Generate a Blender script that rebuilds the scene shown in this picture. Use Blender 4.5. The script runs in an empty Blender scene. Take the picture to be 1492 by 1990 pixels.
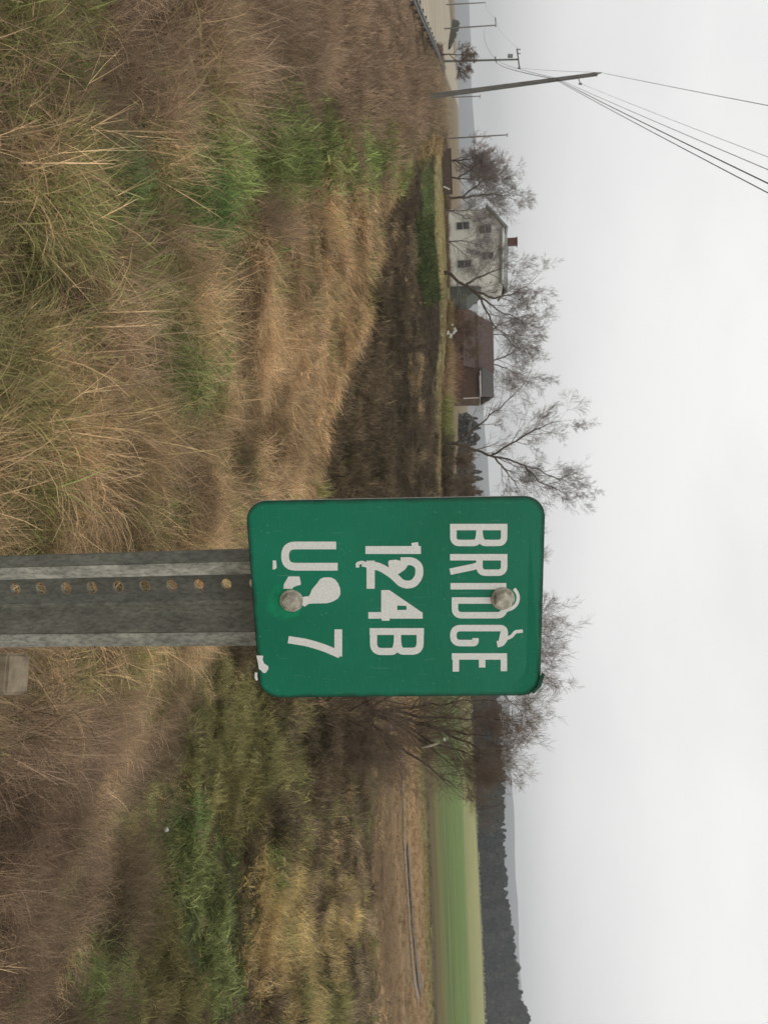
import bpy, bmesh, math, random
import numpy as np
from mathutils import Vector, Matrix, Euler

rad = math.radians
rs = np.random.RandomState(11)
random.seed(11)
scene = bpy.context.scene
COL = scene.collection

# ------------------------------------------------------------------ camera
# The phone was held on its side: the picture's right-hand edge is up.
FPX, CX, CY = 1550.0, 995.0, 746.0          # focal length / centre in the upright frame (1990 x 1492)
PITCH, ROLL = rad(6.4), rad(2.0)
F_ = np.array([0, math.cos(PITCH), -math.sin(PITCH)])
R0 = np.array([1.0, 0, 0]); U0 = np.array([0, math.sin(PITCH), math.cos(PITCH)])
CR = math.cos(ROLL)*R0 - math.sin(ROLL)*U0
CU = math.sin(ROLL)*R0 + math.cos(ROLL)*U0
cam = bpy.data.cameras.new('camera'); camo = bpy.data.objects.new('camera', cam); COL.objects.link(camo)
cam.sensor_fit = 'VERTICAL'; cam.sensor_height = 36.0; cam.lens = 36.0*FPX/1990.0
cam.clip_start = 0.02; cam.clip_end = 30000
cam.dof.use_dof = True; cam.dof.focus_distance = 0.68; cam.dof.aperture_fstop = 28.04/0.5
M = Matrix(((CU[0], -CR[0], -F_[0], 0), (CU[1], -CR[1], -F_[1], 0), (CU[2], -CR[2], -F_[2], 0), (0, 0, 0, 1)))
camo.matrix_world = M
scene.camera = camo

# ------------------------------------------------------------------ sky and light
world = bpy.data.worlds.new('World'); scene.world = world; world.use_nodes = True
wn = world.node_tree.nodes; wl = world.node_tree.links; wn.clear()
wo = wn.new('ShaderNodeOutputWorld'); bg1 = wn.new('ShaderNodeBackground'); bg2 = wn.new('ShaderNodeBackground')
mixw = wn.new('ShaderNodeMixShader'); sky = wn.new('ShaderNodeTexSky')
SUN_EL, SUN_AZ = rad(48), rad(150)
sky.sky_type = 'NISHITA'; sky.sun_disc = False; sky.sun_elevation = SUN_EL; sky.sun_rotation = SUN_AZ
bg1.inputs['Strength'].default_value = 0.10
tc = wn.new('ShaderNodeTexCoord'); mp = wn.new('ShaderNodeMapping'); mp.inputs['Scale'].default_value = (1, 1, 2.6)
nz = wn.new('ShaderNodeTexNoise'); nz.inputs['Scale'].default_value = 1.6; nz.inputs['Detail'].default_value = 5; nz.inputs['Roughness'].default_value = 0.5
cr_ = wn.new('ShaderNodeValToRGB')
cr_.color_ramp.elements[0].position = 0.38; cr_.color_ramp.elements[0].color = (0.82, 0.82, 0.795, 1)
cr_.color_ramp.elements[1].position = 0.66; cr_.color_ramp.elements[1].color = (0.985, 0.975, 0.945, 1)
wl.new(tc.outputs['Generated'], mp.inputs[0]); wl.new(mp.outputs[0], nz.inputs['Vector']); wl.new(nz.outputs['Fac'], cr_.inputs[0])
wl.new(cr_.outputs[0], bg2.inputs['Color']); bg2.inputs["Strength"].default_value = 1.12
wl.new(sky.outputs[0], bg1.inputs['Color'])
mixw.inputs[0].default_value = 0.93
wl.new(bg1.outputs[0], mixw.inputs[1]); wl.new(bg2.outputs[0], mixw.inputs[2]); wl.new(mixw.outputs[0], wo.inputs['Surface'])
sun = bpy.data.lights.new('sun', 'SUN'); sun.energy = 0.6; sun.angle = rad(35); sun.color = (1, 0.97, 0.92)
suno = bpy.data.objects.new('sun', sun); COL.objects.link(suno)
sd = Vector((math.sin(SUN_AZ)*math.cos(SUN_EL), math.cos(SUN_AZ)*math.cos(SUN_EL), math.sin(SUN_EL)))
suno.rotation_euler = sd.to_track_quat('Z', 'Y').to_euler()
scene.view_settings.view_transform = 'Standard'; scene.view_settings.look = 'None'
scene.view_settings.exposure = 0.0; scene.view_settings.gamma = 1.0; scene.view_settings.use_curve_mapping = False
scene.render.engine = 'CYCLES'
scene.cycles.max_bounces = 5; scene.cycles.diffuse_bounces = 2; scene.cycles.transparent_max_bounces = 8; scene.cycles.volume_bounces = 0

# ------------------------------------------------------------------ helpers
def at(U, H, y):
    """World point seen at upright pixel (U, H) whose distance north of the eye is y."""
    d = F_ + (U-CX)/FPX*CR + (H-CY)/FPX*CU
    return d*(y/d[1])
def at_z(U, H, z):
    d = F_ + (U-CX)/FPX*CR + (H-CY)/FPX*CU
    return d*(z/d[2])
def proj(P):
    P = np.asarray(P, float); d = P@F_
    d = np.where(np.abs(d) < 1e-6, 1e-6, d)
    return CX+FPX*(P@CR)/d, CY+FPX*(P@CU)/d, d

def lin(c):
    c = np.asarray(c, float)/255.0
    return tuple(np.where(c <= 0.04045, c/12.92, ((c+0.055)/1.055)**2.4))

def tag(o, label=None, cat=None, group=None, kind=None):
    if label: o['label'] = label
    if cat: o['category'] = cat
    if group: o['group'] = group
    if kind: o['kind'] = kind
    return o
def link(name, me, mat=None, parent=None):
    o = bpy.data.objects.new(name, me); COL.objects.link(o)
    if mat and not me.materials: me.materials.append(mat)
    if parent: o.parent = parent
    return o
def empty(name, loc, rz=0.0):
    o = bpy.data.objects.new(name, None); COL.objects.link(o); o.empty_display_size = .2
    o.location = [float(v) for v in loc]; o.rotation_euler = (0, 0, rz)
    return o
def from_bm(name, bm, mat, parent=None, smooth=False):
    me = bpy.data.meshes.new(name); bm.normal_update(); bm.to_mesh(me); bm.free()
    if smooth:
        for p in me.polygons: p.use_smooth = True
    return link(name, me, mat, parent)
def np_mesh(name, V, Fq, mat=None, smooth=False):
    me = bpy.data.meshes.new(name)
    V = np.ascontiguousarray(V, dtype=np.float32); Fq = np.ascontiguousarray(Fq, dtype=np.int32)
    k = Fq.shape[1]
    me.vertices.add(len(V)); me.vertices.foreach_set('co', V.ravel())
    me.loops.add(Fq.size); me.loops.foreach_set('vertex_index', Fq.ravel())
    me.polygons.add(len(Fq)); me.polygons.foreach_set('loop_start', np.arange(0, Fq.size, k, dtype=np.int32))
    if smooth: me.polygons.foreach_set('use_smooth', np.ones(len(Fq), dtype=bool))
    me.update(calc_edges=True)
    if mat: me.materials.append(mat)
    return me
def point_attr(me, name, typ, arr):
    a = me.attributes.new(name, typ, 'POINT')
    key = {'FLOAT': 'value', 'INT': 'value', 'FLOAT_VECTOR': 'vector', 'FLOAT_COLOR': 'color'}[typ]
    a.data.foreach_set(key, np.ascontiguousarray(arr).ravel())
def box(bm, c, s, rot=None, bev=0.0):
    r = bmesh.ops.create_cube(bm, size=1.0)
    vs = r['verts']
    for v in vs: v.co = Vector((v.co.x*s[0], v.co.y*s[1], v.co.z*s[2]))
    if bev > 0:
        es = list({e for v in vs for e in v.link_edges})
        rb = bmesh.ops.bevel(bm, geom=es, offset=bev, segments=2, affect='EDGES')
        vs = list({v for f in rb['faces'] for v in f.verts} | {v for v in vs if v.is_valid})
    for v in vs:
        p = v.co.copy()
        if rot: p = rot @ p
        v.co = p + Vector(c)
    return vs
def seg_tubes(segs, n=3):
    """segs: (N,8) p0 p1 r0 r1 -> vertices and quads of open frustums"""
    S = np.asarray(segs, float); N = len(S)
    p0, p1, r0, r1 = S[:, 0:3], S[:, 3:6], S[:, 6], S[:, 7]
    d = p1-p0; L = np.linalg.norm(d, axis=1, keepdims=True); L[L < 1e-9] = 1; d = d/L
    a = np.where(np.abs(d[:, 2:3]) < .9, np.array([[0, 0, 1.]]), np.array([[1., 0, 0]]))
    u = np.cross(d, a); u /= np.linalg.norm(u, axis=1, keepdims=True); v = np.cross(d, u)
    ang = np.arange(n)*2*np.pi/n
    ring = u[:, None, :]*np.cos(ang)[None, :, None]+v[:, None, :]*np.sin(ang)[None, :, None]
    V = np.concatenate([p0[:, None, :]+ring*r0[:, None, None], p1[:, None, :]+ring*r1[:, None, None]], 1).reshape(-1, 3)
    i = np.arange(n); j = (i+1) % n
    q = np.stack([i, j, j+n, i+n], 1)
    Fq = (q[None]+(np.arange(N)*2*n)[:, None, None]).reshape(-1, 4)
    return V, Fq
def poly_tube(name, pts, r, mat, parent=None, n=6):
    pts = [np.asarray(p, float) for p in pts]
    if np.isscalar(r): r = [r]*len(pts)
    segs = [np.concatenate([pts[i], pts[i+1], [r[i], r[i+1]]]) for i in range(len(pts)-1)]
    V, Fq = seg_tubes(segs, n)
    return link(name, np_mesh(name, V, Fq, mat, True), None, parent)

def vhash(ix, iy, s):
    n = (ix*374761393 + iy*668265263 + s*974634777) & 0xffffffff
    n = ((n ^ (n >> 13))*1274126177) & 0xffffffff
    return ((n ^ (n >> 16)) & 0xffff)/65535.0
def vnoise(x, y, s=0):
    x = np.asarray(x, float); y = np.asarray(y, float)
    ix = np.floor(x).astype(np.int64); iy = np.floor(y).astype(np.int64)
    fx = x-ix; fy = y-iy; fx = fx*fx*(3-2*fx); fy = fy*fy*(3-2*fy)
    a = vhash(ix, iy, s); b = vhash(ix+1, iy, s); c = vhash(ix, iy+1, s); d = vhash(ix+1, iy+1, s)
    return (a*(1-fx)+b*fx)*(1-fy)+(c*(1-fx)+d*fx)*fy
def fbm(x, y, s=0, o=4):
    t = 0; am = .5; tot = 0
    for k in range(o):
        t = t+am*vnoise(x*2**k, y*2**k, s+k*17); tot += am; am *= .55
    return t/tot

def cells(x, y, size, s):
    """random value shared by everything growing in one irregular tuft-sized cell"""
    x = np.asarray(x)/size; y = np.asarray(y)/size; ix = np.floor(x).astype(np.int64); iy = np.floor(y).astype(np.int64)
    best = np.full(x.shape, 1e9); val = np.zeros(x.shape); dist = np.zeros(x.shape)
    for dx in (-1, 0, 1):
        for dy in (-1, 0, 1):
            a, b = ix+dx, iy+dy; px_ = a+vhash(a, b, s); py_ = b+vhash(a, b, s+1); d = (px_-x)**2+(py_-y)**2
            m = d < best; best = np.where(m, d, best); val = np.where(m, vhash(a, b, s+2), val)
    return val, np.sqrt(best)

# ------------------------------------------------------------------ materials
class NT:
    def __init__(s, name, rough=.8, spec=.3):
        s.m = bpy.data.materials.new(name); s.m.use_nodes = True
        s.n = s.m.node_tree.nodes; s.l = s.m.node_tree.links
        s.b = s.n['Principled BSDF']; s.b.inputs['Roughness'].default_value = rough
        s.b.inputs['Specular IOR Level'].default_value = spec
    def node(s, t, **kw):
        n = s.n.new(t)
        for k, v in kw.items():
            if k in n.inputs: n.inputs[k].default_value = v
            else: setattr(n, k, v)
        return n
    def coord(s, scale=(1, 1, 1), which='Object'):
        t = s.n.new('ShaderNodeTexCoord'); m = s.n.new('ShaderNodeMapping'); m.inputs['Scale'].default_value = scale
        s.l.new(t.outputs[which], m.inputs[0]); return m.outputs[0]
    def noise(s, scale, detail=4, rough=.55, vec=None, dist=0):
        n = s.node('ShaderNodeTexNoise', Scale=scale, Detail=detail, Roughness=rough, Distortion=dist)
        if vec is not None: s.l.new(vec, n.inputs['Vector'])
        return n.outputs['Fac']
    def ramp(s, fac, stops):
        r = s.n.new('ShaderNodeValToRGB'); e = r.color_ramp.elements
        while len(e) < len(stops): e.new(.5)
        for k, (p, c) in enumerate(stops): e[k].position = p; e[k].color = (*c[:3], 1)
        s.l.new(fac, r.inputs[0]); return r.outputs[0]
    def mix(s, fac, a, b, mode='MIX'):
        m = s.n.new('ShaderNodeMix'); m.data_type = 'RGBA'; m.blend_type = mode
        for k, v in ((0, fac), (6, a), (7, b)):
            if isinstance(v, (int, float)): m.inputs[k].default_value = v
            elif isinstance(v, tuple): m.inputs[k].default_value = (*v[:3], 1)
            else: s.l.new(v, m.inputs[k])
        return m.outputs[2]
    def math(s, op, a, b=None):
        m = s.n.new('ShaderNodeMath'); m.operation = op
        for k, v in ((0, a), (1, b)):
            if v is None: continue
            if isinstance(v, (int, float)): m.inputs[k].default_value = v
            else: s.l.new(v, m.inputs[k])
        return m.outputs[0]
    def color(s, c):
        if isinstance(c, tuple): s.b.inputs['Base Color'].default_value = (*c[:3], 1)
        else: s.l.new(c, s.b.inputs['Base Color'])
    def bump(s, h, strength=.3, dist=.01):
        b = s.node('ShaderNodeBump', Strength=strength, Distance=dist); s.l.new(h, b.inputs['Height']); s.l.new(b.outputs[0], s.b.inputs['Normal'])

def simple(name, c1, c2, scale=8, rough=.8, spec=.3, bump=0, stretch=(1, 1, 1), dist=.01):
    t = NT(name, rough, spec); v = t.coord(stretch); f = t.noise(scale, 5, .6, v)
    t.color(t.ramp(f, [(.3, c1), (.7, c2)]))
    if bump: t.bump(f, bump, dist)
    return t.m

def plant_mat(name, transl=.32):
    """Colour from the plant's own tint, varied blade by blade."""
    t = NT(name, .75, .12)
    a = t.node('ShaderNodeAttribute', attribute_type='INSTANCER', attribute_name='tint')
    b = t.node('ShaderNodeAttribute', attribute_type='GEOMETRY', attribute_name='blade')
    c = t.mix(1.0, a.outputs['Color'], b.outputs['Color'], 'MULTIPLY')
    t.color(c)
    tr = t.n.new('ShaderNodeBsdfTranslucent'); t.l.new(c, tr.inputs[0])
    ms = t.n.new('ShaderNodeMixShader'); ms.inputs[0].default_value = transl
    t.l.new(t.b.outputs[0], ms.inputs[1]); t.l.new(tr.outputs[0], ms.inputs[2])
    t.l.new(ms.outputs[0], t.n['Material Output'].inputs['Surface'])
    return t.m
M_PLANT = plant_mat('plant_stems')

# ------------------------------------------------------------------ terrain
COLS = [  # (U, [(H, z) seen | ('y', y, z)]) : height of the ground along a line of sight
 (-700, [('y',2,-1.6),('y',8,-1.8),('y',15,-2.3),('y',25,-2.62),('y',70,-2.65),('y',150,-2.8),('y',1000,-3)]),
 (0,    [('y',2,-1.6),('y',8,-1.85),('y',20,-2.2),(795,-2.6),('y',70,-2.62),('y',150,-2.7),('y',1000,-3)]),
 (150,  [('y',2,-1.6),('y',8,-1.85),('y',20,-2.15),('y',45,-2.35),('y',80,-2.4),('y',150,-2.4),('y',1000,-3)]),
 (230,  [('y',2,-1.6),('y',8,-1.85),('y',20,-2.1),('y',40,-2.2),('y',60,-2.15),('y',95,-2.0),('y',150,-2.2),('y',1000,-3)]),
 (350,  [('y',2,-1.6),('y',8,-1.85),('y',18,-2.05),(790,-2.2),('y',38,-3.6),('y',48,-4.0),(853,-2.25),('y',95,-1.85),('y',150,-2),('y',1000,-3)]),
 (500,  [('y',2,-1.6),('y',6,-1.78),('y',12,-2.0),(738,-2.3),('y',25,-3.9),('y',32,-4.6),('y',40,-4.5),(856,-2.3),('y',95,-1.85),('y',150,-2.2),('y',1000,-3)]),
 (640,  [('y',2,-1.6),('y',6,-1.8),(700,-2.4),('y',22,-4.0),('y',28,-4.8),('y',36,-4.7),(856,-2.4),('y',95,-2.0),('y',150,-2.4),('y',1000,-3.5)]),
 (760,  [('y',2,-1.6),('y',6,-1.85),(662,-2.5),('y',19,-4.0),('y',25,-5.1),('y',31,-5.0),(853,-2.9),('y',95,-2.7),('y',150,-2.9),('y',1000,-4.5)]),
 (960,  [('y',2,-1.6),('y',6,-1.9),(624,-2.6),('y',17,-4.2),('y',22,-5.5),('y',29,-5.5),(851,-3.3),('y',95,-3.2),('y',150,-4),('y',1000,-6)]),
 (1110, [('y',2,-1.6),('y',5,-1.95),(520,-2.55),('y',13,-4.2),('y',19,-5.6),('y',32,-5.7),('y',60,-5.0),('y',95,-5),('y',1000,-6)]),
 (1270, [('y',2,-1.6),('y',4,-1.85),(400,-2.5),('y',10,-4.0),('y',15,-5.4),('y',35,-5.8),('y',80,-6),('y',1000,-6)]),
 (1400, [('y',2,-1.62),('y',3.6,-1.9),(325,-2.45),('y',8.5,-3.7),('y',13,-5.1),('y',35,-5.9),('y',80,-6),('y',1000,-6)]),
 (1500, [('y',2,-1.65),('y',3.4,-1.92),(245,-2.4),('y',7.5,-3.5),('y',12,-4.9),('y',35,-5.9),('y',80,-6),('y',1000,-6)]),
 (1650, [('y',2,-1.68),('y',3.2,-1.95),(160,-2.3),('y',6.8,-3.3),('y',11,-4.7),('y',35,-5.9),('y',80,-6),('y',1000,-6)]),
 (1800, [('y',2,-1.7),('y',3,-1.97),(100,-2.2),('y',6.5,-3.2),('y',10,-4.5),('y',35,-5.9),('y',80,-6),('y',1000,-6)]),
 (1990, [('y',2,-1.75),(50,-2.15),('y',6,-3.1),('y',9.5,-4.4),('y',35,-5.9),('y',80,-6),('y',1000,-6)]),
 (2600, [('y',1.6,-1.8),('y',3.2,-2.4),('y',6,-3.4),('y',9,-4.4),('y',30,-5.9),('y',80,-6),('y',1000,-6)]),
]
LR = np.linspace(math.log(0.5), math.log(9000), 420)
_phi, _prof = [], []
for U, ent in COLS:
    ph = math.atan2(*(at(U, 750, 10)[:2])); _phi.append(ph)
    rr, zz = [], []
    for e in ent:
        if e[0] == 'y': rr.append(e[1]/math.cos(ph)); zz.append(e[2])
        else:
            p = at_z(U, e[0], e[1]); rr.append(math.hypot(p[0], p[1])); zz.append(e[1])
    _prof.append(np.interp(LR, np.log(rr), zz))
_phi = np.array(_phi); _prof = np.array(_prof)
k5 = np.ones(5)/5
_prof = np.array([np.convolve(np.pad(p, 2, mode='edge'), k5, 'valid') for p in _prof])
PH = np.linspace(_phi[0], _phi[-1], 400)
GRID = np.array([[0.0]])
GRID = np.stack([np.interp(PH, _phi, _prof[:, j]) for j in range(len(LR))], 1)
def ground(x, y, bumps=True):
    x = np.asarray(x, float); y = np.asarray(y, float)
    ph = np.clip(np.arctan2(x, y), PH[0], PH[-1]); lr = np.clip(np.log(np.hypot(x, y)+1e-6), LR[0], LR[-1])
    a = (ph-PH[0])/(PH[1]-PH[0]); b = (lr-LR[0])/(LR[1]-LR[0])
    i = np.clip(a.astype(int), 0, len(PH)-2); j = np.clip(b.astype(int), 0, len(LR)-2); a = a-i; b = b-j
    z = (GRID[i, j]*(1-a)+GRID[i+1, j]*a)*(1-b)+(GRID[i, j+1]*(1-a)+GRID[i+1, j+1]*a)*b
    if bumps:
        r = np.hypot(x, y)
        w = np.clip((r-1.5)/3, 0, 1)*np.clip(1-(r-70)/60, 0.0, 1)
        road = road_mask(x, y)
        w = w*np.where((x > 0), np.clip((48-y)/6, 0, 1), 1)
        z = z+(1-road)*w*((fbm(x*1.3, y*1.3, 3)-.5)*.42+(fbm(x*.33, y*.33, 9)-.5)*.5*np.clip((r-6)/10, 0, 1))
        z = z-road*0.0
    return z
RA, RB = np.array([-22.0, 31.0]), np.array([-58.0, 103.0])     # near kerb line of the road
RDIR = (RB-RA)/np.linalg.norm(RB-RA); RN = np.array([-RDIR[1], RDIR[0]])
def road_mask(x, y):
    d = (x-RA[0])*RN[0]+(y-RA[1])*RN[1]
    return np.clip((d+0.5)/1.0, 0, 1)*np.clip((34-d)/3, 0, 1)

def hit(U, H):
    d = F_ + (U-CX)/FPX*CR + (H-CY)/FPX*CU
    t = np.exp(np.linspace(math.log(1.2), math.log(2500), 1400)); p = d[None]*t[:, None]
    b = p[:, 2] < ground(p[:, 0], p[:, 1])
    return p[int(np.argmax(b))] if b.any() else d*2500

# what grows where: soft patches laid out over the land
K_STRAW, K_GREEN, K_WEED, K_SCRUB, K_GOLD, K_LAWN, K_OLIVE = range(7)
CRU = [-400, 0, 150, 200, 350, 500, 640, 760, 960, 1100, 1270, 1400, 1500, 1650, 1800, 1990, 2500]
CRH = [760, 795, 850, 868, 790, 738, 700, 662, 624, 520, 400, 325, 245, 160, 100, 50, -200]
BL = {
 'near': [ # U, H, su, sh, kind, strength
  (258,700,75,130,K_GREEN,2.4),(275,560,60,90,K_GREEN,1.5),(310,480,60,60,K_GREEN,1.1),(390,400,65,60,K_GREEN,1.3),(330,235,65,60,K_GREEN,1.35),(715,340,75,50,K_GREEN,1.0),
  (600,20,30,25,K_GREEN,1.0),(430,70,80,80,K_OLIVE,1.0),(980,40,95,60,K_OLIVE,1.2),(1060,70,60,60,K_GOLD,.6),(860,180,90,70,K_GOLD,.5),(100,80,40,30,K_GREEN,1.0),
  (150,20,60,40,K_GREEN,.7),(20,160,40,40,K_GREEN,.7),(560,260,60,50,K_OLIVE,.7),(250,330,90,90,K_OLIVE,.5),
  (700,540,260,100,K_STRAW,2.0),(60,560,170,330,K_WEED,1.7),(150,780,130,120,K_WEED,2.4),(80,250,90,90,K_WEED,.9),(500,200,50,50,K_WEED,.6),(700,180,60,40,K_WEED,.6),(930,260,50,90,K_WEED,.7),
  (450,480,50,25,K_WEED,1.5),(550,600,60,20,K_WEED,.5),(820,420,40,25,K_OLIVE,.5),(600,520,40,25,K_OLIVE,.5),
  (1440,60,60,60,K_WEED,.9),(1640,60,160,110,K_WEED,3.4),(1900,10,200,70,K_WEED,3.4),(1450,150,60,100,K_WEED,1.6),(1500,200,60,70,K_WEED,1.3),(1380,20,30,30,K_SCRUB,1.2)],
 'far': [
  (560,780,330,90,K_SCRUB,2.5),(900,720,200,140,K_SCRUB,2.5),(500,832,80,16,K_GREEN,2.6),(870,655,40,40,K_OLIVE,2.2),(330,820,60,25,K_OLIVE,1.6),
  (1400,300,80,50,K_SCRUB,1.0),(1500,420,70,60,K_OLIVE,1.5),(1400,470,80,60,K_OLIVE,1.5),(1560,215,130,45,K_WEED,1.2),(1800,140,150,40,K_WEED,1.2),(1640,320,80,60,K_GREEN,2.6),
  (1700,400,80,55,K_GREEN,2.6),(1790,430,70,45,K_GREEN,2.2),(1900,430,60,40,K_GREEN,2.4),(1920,230,70,50,K_GREEN,2.4),(1840,300,100,60,K_OLIVE,1.2),
  (1600,520,90,60,K_OLIVE,1.3),(1480,560,80,80,K_OLIVE,1.2),(1720,560,90,80,K_GOLD,1.9),(1860,560,120,70,K_GOLD,1.9),(1780,660,60,30,K_GOLD,1.7),(1640,480,60,90,K_GOLD,.9),
  (1700,460,50,40,K_SCRUB,1.3),(1830,460,70,25,K_SCRUB,1.1),(1600,600,60,40,K_SCRUB,1.2),(1500,640,70,20,K_STRAW,1.6),(1640,660,60,25,K_STRAW,1.3),
  (1420,640,60,70,K_SCRUB,1.8),(1700,700,300,25,K_WEED,1.5),(1950,650,60,50,K_OLIVE,1.4),(1800,740,260,30,K_STRAW,1.6),(1470,720,70,50,K_OLIVE,1.4),
  (1300,600,200,120,K_SCRUB,1.2)],
}
def kinds(x, y, z):
    U, H, d = proj(np.stack([x, y, z], -1))
    n = fbm(x*1.6, y*1.6, 21, 5)*190-95; n2 = fbm(x*1.6, y*1.6, 33, 5)*190-95
    sc = np.clip(8/np.maximum(d, 1), .12, 1.2)
    Uj = U+n*(.35+sc*.6); Hj = H+n2*(.25+sc*.5)
    crest = np.interp(U, CRU, CRH)
    rr = np.hypot(x, y)
    yc = np.interp(U, [0, 200, 350, 500, 640, 760, 960, 1270, 1500, 1990], [46, 60, 33, 22.5, 18.5, 16, 13.8, 8.2, 6, 4.3])
    near = (y < yc*1.03)
    W = np.zeros((7,)+U.shape)
    fr = ~near & (U > 1180) & (y < 40)
    W[K_STRAW] = np.where(near, .55, np.where(fr, .38, .22)); W[K_WEED] = np.where(near, .14, .45); W[K_OLIVE] = np.where(near, .26, np.where(fr, .5, .1))
    W[K_GREEN] = np.where(near, .13, np.where(fr, .34, .03)); W[K_SCRUB] = np.where(fr, .42, 0); W[K_GOLD] = np.where(fr, .22, 0)
    W[K_STRAW] += near*1.1*np.clip(1-(crest-H)/110, 0, 1)*(U > 370)*(U < 1250)
    for key, msk in (('near', near), ('far', ~near)):
        for (u, h, su, sh, k, s) in BL[key]:
            W[k] += msk*s*np.exp(-(((Uj-u)/su)**2+((Hj-h)/sh)**2)*.8)
    # flat land further off
    for k in range(7): W[k] = np.where(y > 74, .02, W[k])
    left = U < 1150
    W[K_LAWN] += np.where((y > 72) & left & (U > 300), 2.5, 0)
    W[K_SCRUB] += np.where((y > 80) & (y < 98) & (Uj > 850) & (Uj < 1180), 3.5, 0)
    W[K_OLIVE] += np.where((y > 82) & (y < 98) & (Uj > 600) & (Uj < 850), 2, 0)
    W[K_WEED] += np.where((y > 74) & (U < 260), 2.5, 0)
    return W, U, H, near

FIELD = [ # distance bands of the flat land on the right: (y0, colour)
 (36, (128,112,84)), (48, (136,112,84)), (56, (140,118,90)), (61, (152,128,94)), (70, (158,130,98)), (80, (130,120,78)), (86, (92,80,60)), (98, (104,96,60)), (112, (100,112,66)),
 (150, (100,120,64)), (215, (108,128,72)), (260, (144,144,96)), (420, (150,152,98)), (700, (158,156,106)), (1400, (90, 96, 80)), (9000, (80, 90, 80))]
def field_col(y):
    ys = np.log([f[0] for f in FIELD]); cs = np.array([lin(f[1]) for f in FIELD])
    ly = np.log(np.maximum(y, 1))
    return np.stack([np.interp(ly, ys, cs[:, k]) for k in range(3)], -1)
TINT = {  # two ends of each plant's own colour (sRGB)
 K_STRAW: ((158,130,96), (222,194,154)), K_GREEN: ((100,116,64), (154,166,102)), K_WEED: ((118,102,80), (178,160,132)), K_SCRUB: ((70,62,46), (122,106,84)),
 K_GOLD: ((166,146,98), (214,192,142)), K_LAWN: ((150,146,98), (184,170,120)), K_OLIVE: ((118,116,72), (168,160,110))}
GCOL = {K_STRAW: (98,78,56), K_GREEN: (62,66,42), K_WEED: (70,58,46), K_SCRUB: (54,46,36), K_GOLD: (96,80,54), K_LAWN: (132,122,86), K_OLIVE: (90,86,54)}

def build_ground():
    ph = np.concatenate([np.linspace(-math.pi, -.86, 50)[:-1], np.linspace(-.86, .80, 620), np.linspace(.80, math.pi, 50)[1:]])
    r = np.concatenate([np.exp(np.linspace(math.log(.4), math.log(140), 520)), np.exp(np.linspace(math.log(140), math.log(9000), 90))[1:]])
    A, Rr = np.meshgrid(ph, r, indexing='ij')
    x = np.sin(A)*Rr; y = np.cos(A)*Rr
    yy = np.where(y > .5, y, .5)
    z = ground(x, y)
    n0, n1 = A.shape
    idx = np.arange(n0*n1).reshape(n0, n1)
    q = np.stack([idx[:-1, :-1], idx[1:, :-1], idx[1:, 1:], idx[:-1, 1:]], -1).reshape(-1, 4)
    V = np.stack([x, y, z], -1).reshape(-1, 3)
    me = np_mesh('terrain', V, q, None, True)
    W, U, H, near = kinds(V[:, 0], np.maximum(V[:, 1], .5), V[:, 2])
    W = W**3; W /= W.sum(0)
    C = sum(W[k][:, None]*np.array(lin(GCOL[k]))[None] for k in range(7))
    right = np.clip((U-1000)/120, 0, 1)[:, None]
    far = np.clip((V[:, 1]-40)/14, 0, 1)[:, None]
    fy = V[:, 1]*(1+.05*(fbm(V[:, 0]*.06, V[:, 1]*.02, 5)-.5))
    C = C*(1-right*far)+field_col(fy)*right*far
    lfar = np.clip((V[:, 1]-98)/30, 0, 1)[:, None]*(1-right)
    C = C*(1-lfar)+np.array(lin((126,112,88)))*lfar
    road = road_mask(V[:, 0], V[:, 1])[:, None]
    shoulder = np.clip((12-((V[:, 0]-RA[0])*RN[0]+(V[:, 1]-RA[1])*RN[1]))/1.0, 0, 1)[:, None]
    C = C*(1-road)+np.array(lin((172,162,146)))*road
    C = np.concatenate([C, np.ones((len(C), 1))], 1)
    point_attr(me, 'gcol', 'FLOAT_COLOR', C.astype(np.float32))
    t = NT('ground_soil', .95, .1)
    a = t.node('ShaderNodeAttribute', attribute_name='gcol')
    v = t.coord((1, 1, 1)); n1_ = t.noise(6, 8, .7, v); n2_ = t.noise(.6, 7, .7, t.coord((.06, .5, 1)))
    g = t.ramp(n1_, [(.25, (.55, .55, .55)), (.75, (1.35, 1.35, 1.35))]); g2 = t.ramp(n2_, [(.3, (.62, .64, .66)), (.7, (1.32, 1.26, 1.16))])
    t.color(t.mix(1.0, t.mix(1.0, a.outputs['Color'], g, 'MULTIPLY'), g2, 'MULTIPLY'))
    t.bump(n1_, .5, .05)
    me.materials.append(t.m)
    o = link('ground', me); tag(o, kind='structure')
    return o
build_ground()

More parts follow.
